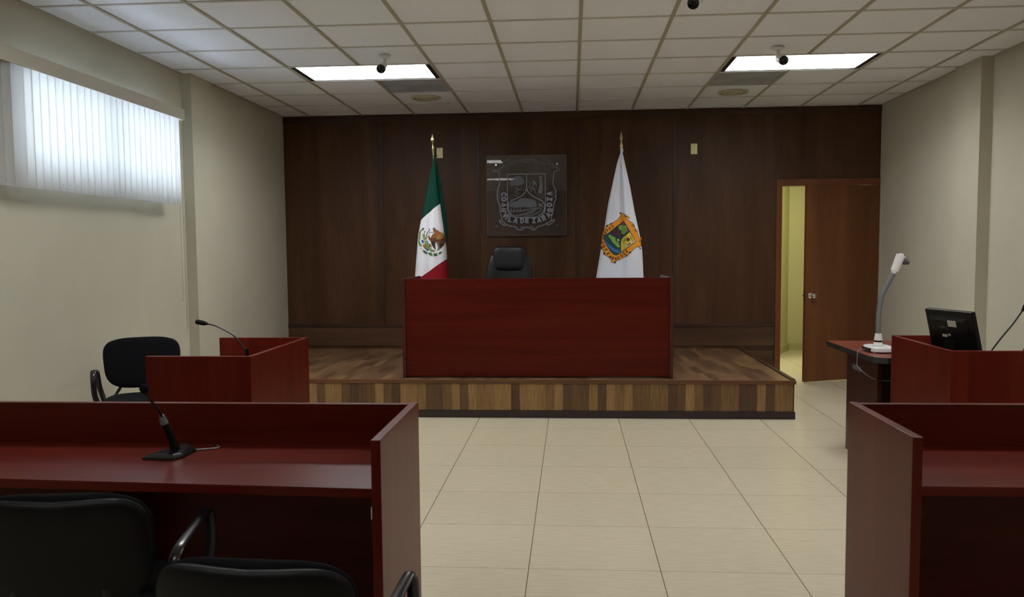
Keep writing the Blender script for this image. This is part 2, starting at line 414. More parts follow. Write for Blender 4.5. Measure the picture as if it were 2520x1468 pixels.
# battens, rails
nt_ = [4]
def trim(m, *a, bev=.002):
    bx('trim_%d' % nt_[0], m, None, *a, bev=bev, kind='structure'); nt_[0] += 1
for x in (-2.17, -1.055, .07, 1.155):
    trim(M['pane2'], x - .018, x + .022, YB - .008, YB + .01, .60, 2.93)
trim(M['pane2'], 2.272 - .02, 2.272 + .02, YB - .008, YB + .01, 2.21, 2.93)
trim(M['rail'], -3.30, 3.39, YB - .012, YB + .01, 2.925, CH - .004)
trim(M['rail'], -3.30, 2.27, YB - .014, YB + .01, .575, .615)
trim(M['wains'], -3.30, 2.27, YB - .006, YB + .01, .36, .574)
trim(M['rail'], 2.0, 2.27, YB - .010, YB + .01, .31, .334)
trim(M['wains'], 1.91, 2.27, YB - .006, YB + .01, .01, .308)
# door frame
bm = B_()
box(bm, 2.272, DX0, YB - .022, YB + .10, 0, DZ + .075, bev=.003); box(bm, DX0, 3.387, YB - .022, YB + .10, DZ + .002, DZ + .075, bev=.003)
box(bm, DX1, 3.387, YB - .012, YB + .10, 0, DZ, bev=.003)
box(bm, DX0, DX0 + .012, YB + .03, YB + .07, 0, DZ); 
dfr = obj('door_1', bm, M['frame'], None, 'structure')
# door leaf, hinged at the right, ajar towards the room
hx, hy = 3.362, YB - .03; ang = math.atan2(9.075 - hy, 2.505 - hx); LL = math.hypot(9.075 - hy, 2.505 - hx)
lf = D.objects.new('door_leaf', None); COL.objects.link(lf); lf.parent = dfr; lf.location = (hx, hy, 0); lf.rotation_euler = (0, 0, ang)
# local x runs from hinge to free edge; room side is local +y
bx('door_panel', M['door'], lf, 0, LL, -.038, 0, .008, DZ - .006, bev=.002)
bm = B_()
for s in (1, -1):
    y = 0 if s > 0 else -.038
    mt = Matrix.Translation((LL - .065, y, .94)) @ Matrix.Rotation(-s * PI / 2, 4, 'X')
    lathe(bm, [(.033, 0), (.033, .004), (.026, .010), (.012, .014), (.011, .034), (.022, .042), (.028, .054), (.026, .066), (.016, .074), (0, .076)], 28, mt)
obj('door_knob', bm, M['chrome'], lf)
bm = B_(); box(bm, LL - .001, LL + .0015, -.032, -.006, .88, 1.0); obj('latch_plate', bm, M['chrome'], lf)
# hallway beyond the door
bm = B_(); box(bm, 1.3, 4.2, 12.0, 12.1, 0, 2.9); v_ = [[bm.verts.new((x, y, z)) for x, y in ((3.07, 12.0), (2.54, 10.95), (1.3, 10.95), (1.3, 12.0))] for z in (0, 2.85)]; bm.faces.new(v_[0]); bm.faces.new(v_[1][::-1]); [bm.faces.new((v_[0][i], v_[0][(i + 1) % 4], v_[1][(i + 1) % 4], v_[1][i])) for i in range(4)]; struct('wall_hallway_end', bm, M['hallwall'])  # angled left block is added, turned from the lamp for a darker strip
bx('wall_hallway_right', M['hallwall'], None, 3.30, 3.5, YB + .14, 12.0, 0, 2.9, kind='structure')
bx('wall_hallway_left', M['hallwall'], None, 1.2, 1.3, YB + .12, 12.1, 0, 2.9, kind='structure')
bx('ceiling_hallway', M['tile'], None, 1.2, 4.2, YB + .12, 12.1, 2.8, 2.9, kind='structure')
bm = B_(); v_ = [[bm.verts.new((x, y, z)) for x, y in ((3.085, 11.99), (2.555, 10.94), (2.54, 10.95), (3.07, 12.0))] for z in (0, .10)]; bm.faces.new(v_[0]); bm.faces.new(v_[1][::-1]); [bm.faces.new((v_[0][i], v_[0][(i + 1) % 4], v_[1][(i + 1) % 4], v_[1][i])) for i in range(4)]; box(bm, 3.085, 3.285, 11.985, 12.0, 0, .10); box(bm, 3.285, 3.3, YB + .13, 12.0, 0, .10)
struct('baseboard_hallway', bm, M['hallbase'])
# left window
bm = B_()
for a in ((WY0, WY0 + .04, WZ0, WZ1), (WY1 - .04, WY1, WZ0, WZ1), (WY0, WY1, WZ0, WZ0 + .04), (WY0, WY1, WZ1 - .04, WZ1), ((WY0 + WY1) / 2 - .02, (WY0 + WY1) / 2 + .02, WZ0, WZ1)):
    box(bm, XL - .11, XL - .07, a[0], a[1], a[2], a[3])
w1 = struct('window_1', bm, M['alu'])
bx('window_pane', M['pane'], w1, XL - .092, XL - .088, WY0 + .02, WY1 - .02, WZ0 + .02, WZ1 - .02)

# ------------------------------------------------------------------ vertical blinds
vb = thing('vertical_blinds', 'cream vertical blinds glowing with daylight under a beige valance on the left wall', 'blinds', (XL, 6.86, 2.6))
def at_vb(o): return o
BY1, BY0 = 6.86, 3.6
def lb(name, m, *a, bev=0.0):
    L = (XL, 6.86, 2.6)
    return bx(name, m, vb, a[0] - L[0], a[1] - L[0], a[2] - L[1], a[3] - L[1], a[4] - L[2], a[5] - L[2], bev=bev)
bm = B_()
L = Vector((XL, 6.86, 2.6))
box(bm, .150, .160, BY0 - L.y - .05, -.06, -.042, .048, bev=.002); box(bm, 0, .150, -.07, -.06, -.042, .048)
obj('valance', bm, M['valance'], vb)
lb('headrail', M['white'], XL + .105, XL + .135, BY0, BY1 - .08, 2.595, 2.617)
def vane_mesh(rot, h=.735):
    bm = B_(); n = 8; w = .089
    for s in (0, 1):
        pass
    vs = []
    for zi in range(7):
        z = -zi / 6 * h; row = []
        for k in range(n + 1):
            u = (k / n - .5) * w; c = .010 * (1 - (2 * k / n - 1) ** 2)
            x, y = c, u
            row.append(bm.verts.new((x * math.cos(rot) - y * math.sin(rot), x * math.sin(rot) + y * math.cos(rot), z)))
        vs.append(row)
    for a, b in zip(vs, vs[1:]):
        for k in range(n): bm.faces.new((a[k], a[k + 1], b[k + 1], b[k]))
    g = bmesh.ops.solidify(bm, geom=bm.faces[:], thickness=.0009)
    mt = Matrix.Translation((.0115, 0, -h + .045))
    bmesh.ops.create_icosphere(bm, subdivisions=1, radius=.0035, matrix=mt)
    return bm
y = BY1 - .155; k = 0
vanes = {}
while y > BY0:
    key = k % 5
    rot = [-.30, -.26, -.33, -.28, -.31][key]
    if 4.68 < y < 4.76: rot, key = -.8, 'open'
    if y <= 4.68: rot, key = -.12, 'shut%d' % (k % 2)
    if key not in vanes:
        o = obj('vane', vane_mesh(rot), M['vane'], vb); vanes[key] = o.data
    else:
        o = D.objects.new('vane', vanes[key]); COL.objects.link(o); o.parent = vb
    o.location = (.118 + random.uniform(-.0015, .0015), y - L.y, -0.012)
    y -= .0785 if y > 4.84 or y < 4.68 else .092
    k += 1
CY = -.055
bm = B_()
tube(bm, [(.1, CY - .03, -.01), (.1, CY - .028, -.9), (.1, CY - .026, -1.55)], .0012, 6)
tube(bm, [(.108, CY, -.01), (.108, CY + .004, -.9), (.108, CY + .008, -1.78), (.108, CY + .020, -1.79), (.108, CY + .022, -1.77), (.108, CY + .018, -.9), (.108, CY + .014, -.01)], .0012, 6)
obj('pull_cord', bm, M['cord'], vb)
bm = B_(); tube(bm, [(.108, CY + .002, -1.79), (.108, CY + .004, -1.84)], .004, 8); obj('cord_weight', bm, M['offwhite'], vb)

# ------------------------------------------------------------------ ceiling fittings
def luminaire(i, j, label):
    x, y = cell(i, j)
    t = thing('ceiling_light', label, 'ceiling light', (x + .61, y + .305, CH), 0, 'recessed ceiling lights')
    a, b = .61 - .013, .305 - .013
    bm = B_()
    z1 = .135
    box(bm, -a, a, -b, b, z1 - .004, z1); box(bm, -a, -a + .004, -b, b, 0, z1 - .004); box(bm, a - .004, a, -b, b, 0, z1 - .004)
    box(bm, -a + .004, a - .004, -b, -b + .004, 0, z1 - .004); box(bm, -a + .004, a - .004, b - .004, b, 0, z1 - .004)
    obj('housing', bm, M['white'], t)
    bm = B_()
    a2, b2 = a - .004, b - .004
    box(bm, -a2, -a2 + .040, -b2, b2, .001, .03); box(bm, a2 - .040, a2, -b2, b2, .001, .03)
    box(bm, -a2 + .028, a2 - .028, -b2, -b2 + .007, .001, .02); box(bm, -a2 + .028, a2 - .028, b2 - .005, b2, .001, .02)
    obj('frame', bm, M['dark'], t)  # solid black strips stand in for the shaded gap round the fixture
    x0, x1, y0, y1 = -a2 + .041, a2 - .041, -b2 + .010, b2 - .008
    bx('diffuser', M['luminb' if j < -5 else 'lumin'], t, x0, x1, y0, y1, .052, .058)
    bm = B_()
    for k in range(10):
        xx = x0 + (x1 - x0) * k / 9; prism(bm, [(xx - .001, .004), (xx + .001, .004), (xx + .006, .045), (xx - .006, .045)], y0, y1)
    for k in range(4):
        yy = y0 + (y1 - y0) * k / 3; box(bm, x0, x1, yy - .0015, yy + .0015, .006, .046)
    obj('louver', bm, M['louver'], t)
    return t
luminaire(*LUM[0], 'recessed ceiling light lit above the left flag, beside a grey vent')
luminaire(*LUM[1], 'recessed ceiling light lit at the right of the ceiling, towards the door')
luminaire(*LUM[2], 'lit ceiling light over the left counters, mirrored in the upper left of the glass plaque')
luminaire(*LUM[3], 'lit ceiling light over the right-hand desk with the monitor')
luminaire(*LUM[4], 'lit ceiling light behind the viewer on the left, the lower streak in the plaque')
luminaire(*LUM[5], 'lit ceiling light at the back of the room on the right')
for (i, j), lab in (((-3, 3), 'grey ceiling panel touching the left lit ceiling light'), ((2, 3), 'grey ceiling panel touching the right lit ceiling light')):
    x, y = cell(i, j)
    t = thing('ceiling_vent', lab, 'vent', (x + .305, y + .305, CH), 0, 'grey ceiling vents')
    bx('backing', M['dark'], t, -.29, .29, -.29, .29, .012, .03)
    bx('panel', M['ventgrey'], t, -.29, .29, -.29, .29, .004, .0115)
    bm = B_()
    for a in ((-.293, .293, -.293, -.286), (-.293, .293, .286, .293), (-.293, -.286, -.286, .286), (.286, .293, -.286, .286)): box(bm, a[0], a[1], a[2], a[3], .001, .012)
    obj('frame', bm, M['ventgrey'], t)
for (x, y), lab in (((-1.461, 8.44), 'round beige air diffuser in the ceiling above the left flag'), ((1.607, 8.49), 'round beige air diffuser in the ceiling right of the white flag')):
    t = thing('air_diffuser', lab, 'air diffuser', (x, y, CH), 0, 'round air diffusers')
    bm = B_(); lathe(bm, [(.150, .003), (.152, -.004), (.140, -.014), (.118, -.010), (.112, .002)], 48); obj('outer_ring', bm, M['diffuser'], t)
    bm = B_(); lathe(bm, [(.104, .002), (.098, -.010), (.082, -.018), (.068, -.012), (.062, .000)], 40); obj('inner_ring', bm, M['diffuser'], t)
    bm = B_(); lathe(bm, [(0, -.020), (.03, -.019), (.05, -.012), (.054, .0), (0, .002)], 32); obj('centre_disc', bm, M['diffuser'], t)
def cctv(loc, aim, label):
    t = thing('security_camera', label, 'security camera', loc, 0, 'ceiling security cameras')
    bm = B_(); lathe(bm, [(.048, .0), (.048, -.010), (.040, -.018), (.018, -.022), (.0, -.022)], 28); obj('mount', bm, M['white'], t)
    e = Vector(aim).normalized(); j = Vector((0, 0, -.075))
    bm = B_(); tube(bm, [(0, 0, -.02), (0, 0, -.045), (0, 0, -.075)], [.016, .012, .015], 14); tube(bm, [j, j + e * .035], [.014, .018], 14); obj('arm', bm, M['white'], t)
    c0 = j + e * .015; rot = e.to_track_quat('Z', 'Y').to_matrix().to_4x4()
    bm = B_(); lathe(bm, [(0, 0), (.020, .002), (.030, .02), (.033, .05), (.033, .125), (.036, .126), (.036, .150), (.030, .150)], 28, Matrix.Translation(c0) @ rot); b = obj('camera_body', bm, M['white'], t)
    bm = B_(); lathe(bm, [(.0, .138), (.029, .140), (.0345, .152), (.030, .158), (.018, .154), (0, .152)], 28, Matrix.Translation(c0) @ rot); obj('lens', bm, M['lens'], b)
    return t
cctv((-1.47, 6.60, CH), (.03, -.95, -.38), 'white ceiling security camera in front of the left lit light')
cctv((1.60, 6.66, CH), (.04, -.95, -.36), 'white ceiling security camera in front of the right lit light')
cctv((.77, 5.08, CH), (-.42, -.90, -.40), 'white security camera cut by the top edge of the photo')

# ------------------------------------------------------------------ platform
PZ = .33; PY = 7.12; PX = 1.895
pt = thing('wooden_platform', 'raised parquet platform with vertical wood strips along its front, carrying the bench', 'platform', (0, 0, 0))
bx('deck', M['deck'], pt, -3.276, PX - .02, PY + .02, YB - .016, .02, PZ)
bx('fascia', M['fascia'], pt, -3.276, PX - .02, PY + .004, PY + .019, .065, PZ - .03)
bm = B_(); box(bm, -3.276, PX + .005, PY - .010, PY + .02, PZ - .030, PZ + .003, bev=.004); obj('nosing', bm, M['nosing'], pt)
bx('side_fascia', M['nosing'], pt, PX - .02, PX - .004, PY + .02, YB - .016, .04, PZ - .001)
bx('side_strip', M['rail'], pt, PX - .035, PX + .004, PY + .02, YB - .016, PZ, PZ + .012, bev=.003)
bx('kickboard', M['kick'], pt, -3.276, PX, PY - .004, PY + .003, 0, .064)

# ------------------------------------------------------------------ judge's bench
jb = thing('judge_bench', 'wide cherry-red bench standing on the platform in front of the flags', 'bench', (-.307, 7.22, PZ + .003))
bx('front_panel', M['cherry'], jb, -1.157, 1.157, .018, .045, .012, .875, bev=.002)
bx('side_panel', M['cherryd'], jb, -1.187, -1.157, 0, .80, 0, .878, bev=.002)
bx('side_panel', M['cherryd'], jb, 1.157, 1.187, 0, .80, 0, .878, bev=.002)
bx('worktop', M['cherry'], jb, -1.156, 1.156, .046, .62, .72, .748, bev=.002)

# ------------------------------------------------------------------ foreground and side desks
def counter(name, label, cat, x0, x1, y0, y1, seam, taper=0.0, front='X'):
    t = thing(name, label, cat, ((x0 + x1) / 2, (y0 + y1) / 2, 0))
    cx, cy = (x0 + x1) / 2, (y0 + y1) / 2
    a0, a1, b0, b1 = x0 - cx, x1 - cx, y0 - cy, y1 - cy
    bx('back_panel', M['cherry'], t, a0 + .031, a1 - .031, b1 - .03, b1, .0, .897, bev=.002)
    for s, (p, q) in (('l', (a0, a0 + .03)), ('r', (a1 - .03, a1))):
        bx('side_panel', M['cherryv'], t, p, q, b0, b1, 0, .90, bev=.0025)
    bm = B_()
    fl, fr = (b0 + .015 + taper, b0 + .015) if seam == 'left' else (b0 + .015, b0 + .015)
    vs = []
    for z in (.718, .748):
        vs.append([bm.verts.new(v) for v in ((a0 + .0305, fl, z), (a1 - .0305, fr, z), (a1 - .0305, b1 - .031, z), (a0 + .0305, b1 - .031, z))])
    bm.faces.new(vs[0][::-1]); bm.faces.new(vs[1])
    for i in range(4): bm.faces.new((vs[0][i], vs[0][(i + 1) % 4], vs[1][(i + 1) % 4], vs[1][i]))
    bmesh.ops.bevel(bm, geom=bm.edges[:], offset=.003, segments=2, affect='EDGES')
    obj('worktop', bm, M['cherry'], t)
    return t, cx, cy
cl, cx, cy = counter('courtroom_counter', 'dark cherry counter in the left foreground with a microphone on its worktop', 'counter', -3.0, -.565, 2.385, 3.0, 'left', .12)
bx('support_panel', M['cherryv'], cl, -1.62 - cx, -1.59 - cx, 2.72 - cy, 2.968 - cy, 0, .717)
bx('cable_clip', M['whitep'], cl, -.602 - cx, -.5955 - cx, 2.40 - cy, 2.425 - cy, .655, .692, bev=.002)
cr, cx, cy = counter('courtroom_counter', 'dark cherry counter at the right edge of the foreground, worktop empty', 'counter', 1.0, 3.3, 2.48, 3.05, 'right')
def booth(x0, x1, y0, y1, open_side, label):
    """U-shaped desk: long panel on the aisle side, returns at both ends"""
    cx, cy = (x0 + x1) / 2, (y0 + y1) / 2
    t = thing('witness_desk', label, 'desk', (cx, cy, 0))
    a, b = (x1 - x0) / 2, (y1 - y0) / 2
    s = 1 if open_side == 'left' else -1                   # aisle panel on the +x side when open to the left
    xa, xb = sorted((s * a, s * (a - .03)))
    bx('front_panel', M['cherryv'], t, xa, xb, -b + .0305, b - .0305, 0, .898, bev=.002)
    bx('side_panel', M['cherryv'], t, -a, a, -b, -b + .03, 0, .90, bev=.002)
    bx('side_panel', M['cherryv'], t, -a, a, b - .03, b, 0, .90, bev=.002)
    xa, xb = sorted((s * (a - .031), -s * (a - .02)))
    bx('worktop', M['cherry'], t, xa, xb, -b + .031, b - .031, .718, .748, bev=.002)
    return t
booth(-2.30, -1.715, 4.30, 5.28, 'left', 'small cherry desk at the left with a gooseneck microphone, beside the empty black chair')
booth(2.02, 2.50, 4.55, 5.375, 'right', 'cherry desk at the right with the black monitor standing in it')
# side table
tb = thing('side_table', 'cherry table with black edge band, carrying the white document camera near the door', 'table', (2.5, 5.92, 0))
def tx(x): return x - 2.5
def ty(y): return y - 5.92
bm = B_()
pl = [(1.93, 6.42), (2.6, 6.42), (2.6, 5.40), (2.01, 5.40), (1.955, 5.44), (1.93, 5.50)]
for ins, z0, z1, nm, mm in ((0, .712, .7485, 'edge_band', 'blackedge'), (.003, .7487, .750, 'table_top', 'cherryo')):
    bm = B_(); c = Vector((2.55, 5.91, 0)); lay = []
    for z in (z0, z1):
        lay.append([bm.verts.new((tx(x) + (ins if x < 2.5 else -ins), ty(y) + (ins if y < 5.9 else -ins), z)) for x, y in pl])
    bm.faces.new(lay[0]); bm.faces.new(lay[1][::-1])
    for i in range(len(pl)): bm.faces.new((lay[0][i], lay[0][(i + 1) % len(pl)], lay[1][(i + 1) % len(pl)], lay[1][i]))
    obj(nm, bm, M[mm], tb)
lg = bx('leg_panel', M['darkpanel'], tb, tx(1.985), tx(2.012), ty(5.50), ty(6.10), 0, .711)
bx('modesty_panel', M['darkpanel'], tb, tx(2.013), tx(2.55), ty(6.06), ty(6.09), .12, .711)
bx('leg_panel', M['darkpanel'], tb, tx(2.52), tx(2.55), ty(5.5), ty(6.05), 0, .711)
bx('inventory_label', M['papergrey'], tb, tx(1.9835), tx(1.9849), ty(5.80), ty(5.98), .60, .635)

# ------------------------------------------------------------------ chairs
def backshape(x, z):
    # slightly wider at the top, soft crown
    return x * (1 + .10 * z / .33), z
def shellshape(x, z):
    x, z = backshape(x, z)
    if z > 0: z -= .016 * math.cos(PI * x / .40) * min(1, z / .10) if abs(x) < .2 else 0
    return x, z
def make_chair(label, loc, rz):
    t = thing('visitor_chair', label, 'chair', loc, rz, 'black armchairs')
    m = Matrix.Translation((0, 0.02, .455)) @ Matrix.Rotation(PI / 2, 4, 'X')
    bm = B_(); pad(bm, .46, .43, .065, 3.6, m); obj('seat', bm, M['fabric'], t)
    bm = B_(); m = Matrix.Translation((0, 0.02, .43)) @ Matrix.Rotation(PI / 2, 4, 'X'); pad(bm, .45, .42, .03, 3.6, m); obj('seat_pan', bm, M['plastic'], t)
    tilt = Matrix.Rotation(math.radians(9), 4, 'X')
    bc = Vector((0, -.225, .672))
    bm = B_(); pad(bm, .470, .335, .05, 3.5, Matrix.Translation(bc) @ tilt @ Matrix.Rotation(PI, 4, 'Z'), curve=-.03, shape=backshape); br = obj('backrest', bm, M['fabric'], t)
    # hard shell behind
    bm = B_(); pad(bm, .474, .332, .040, 3.6, Matrix.Translation(bc + Vector((0, -.026, .001))) @ tilt @ Matrix.Rotation(PI, 4, 'Z'), curve=-.03, shape=shellshape, edge=9)
    sh = obj('back_shell', bm, M['plastic'], br)
    bm = B_()
    mm = Matrix.Translation(bc + Vector((0, -.038, 0))) @ tilt
    rim = []
    for k in range(49):
        a = 2 * PI * k / 48; c, s = math.cos(a), math.sin(a)
        x = math.copysign(abs(c) ** (2 / 3.4), c) * .175; z = math.copysign(abs(s) ** (2 / 3.4), s) * .115
        rim.append(mm @ Vector((x * (1 + .3 * z), .030 * (x / .2375) ** 2, z)))
    tube(bm, rim, .004, 6, cap=False)
    for q in (-.08, -.03, .03, .08):
        tube(bm, [mm @ Vector((q * .9, .002, .05)), mm @ Vector((q * 1.25, .004, -.10))], .004, 6)
    obj('shell_ribs', bm, M['plastic'], br)
    for s in (-1, 1):
        bm = B_(); tube(bm, smooth_path([(s * .20, -.19, .43), (s * .16, -.235, .48), (s * .13, -.245, .53), (s * .12, -.240, .57)], 5), .012, 12, .6); obj('back_post', bm, M['metalb'], t)
        for fy, name in ((.20, 'leg'), (-.24, 'leg')):
            bm = B_(); tube(bm, [(s * .215, fy * .75, .425), (s * .235, fy * 1.0, .22), (s * .245, fy * 1.12, .012)], .0125, 12, .75)
            lathe(bm, [(0, 0), (.016, 0), (.016, .018), (.0, .019)], 14, Matrix.Translation((s * .245, fy * 1.12, 0))); obj('leg', bm, M['metalb'], t)
        bm = B_(); tube(bm, [(s * .218, -.2, .425), (s * .218, .19, .425)], .0125, 12, .7); obj('seat_rail', bm, M['metalb'], t)
        bm = B_()
        path = smooth_path([(s * .235, -.17, .43), (s * .262, -.185, .52), (s * .272, -.175, .60), (s * .274, -.145, .635), (s * .275, -.08, .65), (s * .276, .08, .668), (s * .276, .125, .663), (s * .275, .15, .62), (s * .268, .16, .52), (s * .235, .165, .43)], 5)
        tube(bm, path, .0165, 14, .5, up=(1, 0, 0))
        obj('armrest', bm, M['plasticg'], t)
    return t
def arm_fix():
    pass
ch = make_chair('empty black visitor chair against the left wall, seen from the front', (-2.87, 5.32, 0), PI + math.radians(27))
ch.scale = (1.03, 1.03, 1.045)
c_ = dup(ch, (-1.39, 2.30, 0), math.radians(7), 'black chair back at the bottom left corner, pulled up to the left counter')
c_.scale = (1, 1, .988)
c_ = dup(ch, (-.69, 1.96, 0), math.radians(-3), 'black chair back at the bottom edge, beside the end of the left counter')
c_.scale = (.97, .95, .942)
c_ = dup(ch, (2.93, 5.42, 0), math.radians(118), 'black chair mostly hidden behind the desk with the monitor')

c_.scale = (1, 1, 1)
# executive chair
ec = thing('executive_chair', 'black leather executive chair behind the bench, under the glass plaque', 'chair', (-.62, 7.98, PZ), PI - math.radians(4))
def T4(x, y, z): return Matrix.Translation((x, y, z))
RZ = Matrix.Rotation(PI, 4, 'Z'); tl = Matrix.Rotation(math.radians(8), 4, 'X')
def bshape(x, z): return x * (1 - .10 * max(0, z - .02) / .33), z
bm = B_(); pad(bm, .47, .66, .10, 4.2, T4(0, -.195, .79) @ tl @ RZ, curve=-.05, shape=bshape, edge=5); ebk = obj('backrest', bm, M['leather'], ec)
bm = B_(); pad(bm, .33, .26, .085, 5.0, T4(0, -.205, 1.035) @ tl @ RZ, curve=-.02, edge=5); obj('headrest', bm, M['leather'], ebk)
bm = B_(); pad(bm, .30, .20, .05, 4.0, T4(0, -.175, .68) @ tl @ RZ, curve=-.02, edge=5); obj('lumbar_cushion', bm, M['leather'], ebk)
bm = B_(); pad(bm, .52, .50, .11, 3.6, T4(0, .03, .47) @ Matrix.Rotation(PI / 2, 4, 'X')); obj('seat', bm, M['leather'], ec)
for s in (-1, 1):
    bm = B_(); tube(bm, smooth_path([(s * .26, -.2, .50), (s * .30, -.18, .64), (s * .30, -.05, .68), (s * .30, .14, .67), (s * .29, .18, .58), (s * .25, .16, .46)], 5), .02, 12); obj('armrest', bm, M['plastic'], ec)
bm = B_(); tube(bm, [(0, 0, .09), (0, 0, .42)], .028, 16); obj('gas_column', bm, M['metalb'], ec)
for k in range(5):
    a = 2 * PI * k / 5 + .3; c, s = math.cos(a), math.sin(a)
    bm = B_(); tube(bm, [(.02 * c, .02 * s, .10), (.16 * c, .16 * s, .095), (.29 * c, .29 * s, .07)], [.026, .022, .016], 12); lg = obj('base_arm', bm, M['plastic'], ec)
    bm = B_(); lathe(bm, [(0, -.012), (.022, -.012), (.026, 0), (.022, .012), (0, .012)], 20, T4(.29 * c, .29 * s, .027) @ Matrix.Rotation(a + .7, 4, 'Z') @ Matrix.Rotation(PI / 2, 4, 'X')); obj('caster', bm, M['plastic'], lg)

# ------------------------------------------------------------------ microphones
def goose(bm, pts, r): tube(bm, smooth_path(pts, 5), r, 12)
def capsule(bm, a, b, r):
    a, b = Vector(a), Vector(b); e = b - a; n = e.length
    m = Matrix.Translation(a) @ e.normalized().to_track_quat('Z', 'Y').to_matrix().to_4x4()
    lathe(bm, [(0, 0), (r * .45, .0), (r * .7, n * .18), (r * .95, n * .30), (r, n * .5), (r, n * .82), (r * .8, n * .95), (r * .4, n), (0, n)], 20, m)
# foreground
mc = thing('gooseneck_microphone', 'black gooseneck microphone on the worktop of the left foreground counter', 'microphone', (-1.40, 2.77, .748))
bm = B_()
o = Vector((-1.40, 2.77, .748))
lo = [(-.075, -.062), (.035, -.062), (.058, -.03), (.058, .075), (.02, .095), (-.005, .095), (-.05, .02), (-.075, -.045)]
hi = [(-.055, -.048), (.030, -.048), (.046, -.025), (.042, .060), (.018, .080), (.0, .080), (-.02, .02), (-.052, -.040)]
A = [bm.verts.new((x, y, 0)) for x, y in lo]; Bv = [bm.verts.new((x, y, .008)) for x, y in lo]; Cv = [bm.verts.new((x, y, .018 + .12 * max(0, y + .03) * .6)) for x, y in hi]
bm.faces.new(A); bm.faces.new(Cv[::-1])
for P, Q in ((A, Bv), (Bv, Cv)):
    for i in range(8): bm.faces.new((P[i], P[(i + 1) % 8], Q[(i + 1) % 8], Q[i]))
bmesh.ops.bevel(bm, geom=bm.edges[:], offset=.002, segments=2, affect='EDGES')
obj('base', bm, M['plasticg'], mc)
bm = B_(); tube(bm, [(.012, .01, .01), (.005, .0, .06), (-.012, -.02, .125)], [.017, .014, .012], 14); obj('stem', bm, M['plastic'], mc)
bm = B_(); tube(bm, [(-.011, -.018, .118), (-.014, -.022, .132), (-.016, -.026, .150)], [.0135, .0125, .008], 14); obj('collar', bm, M['grey'], mc)
bm = B_(); goose(bm, [(-.015, -.024, .14), (-.010, -.06, .175), (.0, -.13, .222), (.020, -.20, .258), (.045, -.245, .272)], .0042); obj('gooseneck', bm, M['metalb'], mc)
bm = B_(); capsule(bm, (.045, -.245, .272), (.062, -.285, .290), .0135); obj('microphone_head', bm, M['fabric'], mc)
bm = B_(); tube(bm, smooth_path([(.045, .06, .006), (.075, .085, .004), (.11, .10, .004), (.12, .12, .003), (.10, .15, .003)], 5), .0025, 8); obj('cable', bm, M['cable'], mc)
# left desk
ml = thing('gooseneck_microphone', 'black gooseneck microphone rising from the small left desk', 'microphone', (-1.855, 4.60, .748))
bm = B_(); lathe(bm, [(0, 0), (.045, 0), (.046, .008), (.038, .016), (.016, .020), (.013, .05), (.011, .16), (0, .16)], 24); obj('base', bm, M['plastic'], ml)
q = lambda x, z: (x + 1.855, 0, z - .748)
bm = B_(); goose(bm, [q(-1.86, .89), q(-1.881, .925), q(-1.93, .982), q(-2.0, 1.022), q(-2.04, 1.040), q(-2.085, 1.050)], .0042); obj('gooseneck', bm, M['metalb'], ml)
bm = B_(); capsule(bm, q(-2.08, 1.049), q(-2.152, 1.063), .014); obj('microphone_head', bm, M['fabric'], ml)
# right desk
mr_ = thing('gooseneck_microphone', 'black gooseneck microphone leaning out of the right edge above the monitor desk', 'microphone', (2.29, 4.80, .748))
bm = B_(); lathe(bm, [(0, 0), (.045, 0), (.046, .008), (.038, .016), (.016, .020), (.013, .05), (.0, .06)], 24); obj('base', bm, M['plastic'], mr_)
q = lambda x, z: (x - 2.29, 0, z - .748)
bm = B_(); goose(bm, [q(2.29, .79), q(2.35, .872), q(2.402, .946), q(2.455, 1.014), q(2.486, 1.06), q(2.511, 1.1)], .0045)
obj('gooseneck', bm, M['metalb'], mr_)
bm = B_(); capsule(bm, q(2.508, 1.095), q(2.56, 1.165), .015); obj('microphone_head', bm, M['fabric'], mr_)

# ------------------------------------------------------------------ document camera
dc = thing('document_camera', 'white document camera with bent grey neck on the side table', 'document camera', (2.075, 5.75, .7505))
bm = B_()
m4 = Matrix.Scale(1, 4)
def ell(bm, a, b, prof, seg=40, n=2.6):
    rings = []
    for k, z in prof:
        rings.append([bm.verts.new((math.copysign(abs(math.cos(t)) ** (2 / n), math.cos(t)) * a * k, math.copysign(abs(math.sin(t)) ** (2 / n), math.sin(t)) * b * k, z)) for t in [2 * PI * i / seg for i in range(seg)]])
    for p, q_ in zip(rings, rings[1:]):
        for i in range(seg): bm.faces.new((p[i], p[(i + 1) % seg], q_[(i + 1) % seg], q_[i]))
    bm.faces.new(rings[0][::-1]); bm.faces.new(rings[-1])
ell(bm, .085, .125, [(.93, .004), (1, .010), (1, .030), (.95, .037), (.85, .040)])
lathe(bm, [(0, 0), (.012, 0), (.012, .005), (0, .005)], 12, T4(-.05, -.08, 0)); lathe(bm, [(0, 0), (.012, 0), (.012, .005), (0, .005)], 12, T4(.05, -.08, 0)); lathe(bm, [(0, 0), (.012, 0), (.012, .005), (0, .005)], 12, T4(0, .09, 0))
dbase = obj('base', bm, M['whitep'], dc)
bm = B_(); box(bm, -.088, -.070, -.075, .06, .011, .030, bev=.002); obj('port_panel', bm, M['plasticg'], dbase)
bm = B_(); lathe(bm, [(.034, .038), (.034, .052), (.028, .060), (.0265, .070)], 28, T4(-.02, -.05, 0)); lathe(bm, [(.0265, .082), (.026, .09), (.020, .128), (.0, .128)], 28, T4(-.02, -.05, 0)); obj('neck_socket', bm, M['whitep'], dc)
bm = B_(); lathe(bm, [(.0255, .069), (.0255, .083)], 28, T4(-.02, -.05, 0)); obj('socket_band', bm, M['plasticg'], dc)
q = lambda x, z: (x - 2.067, -.05, z - .7505)
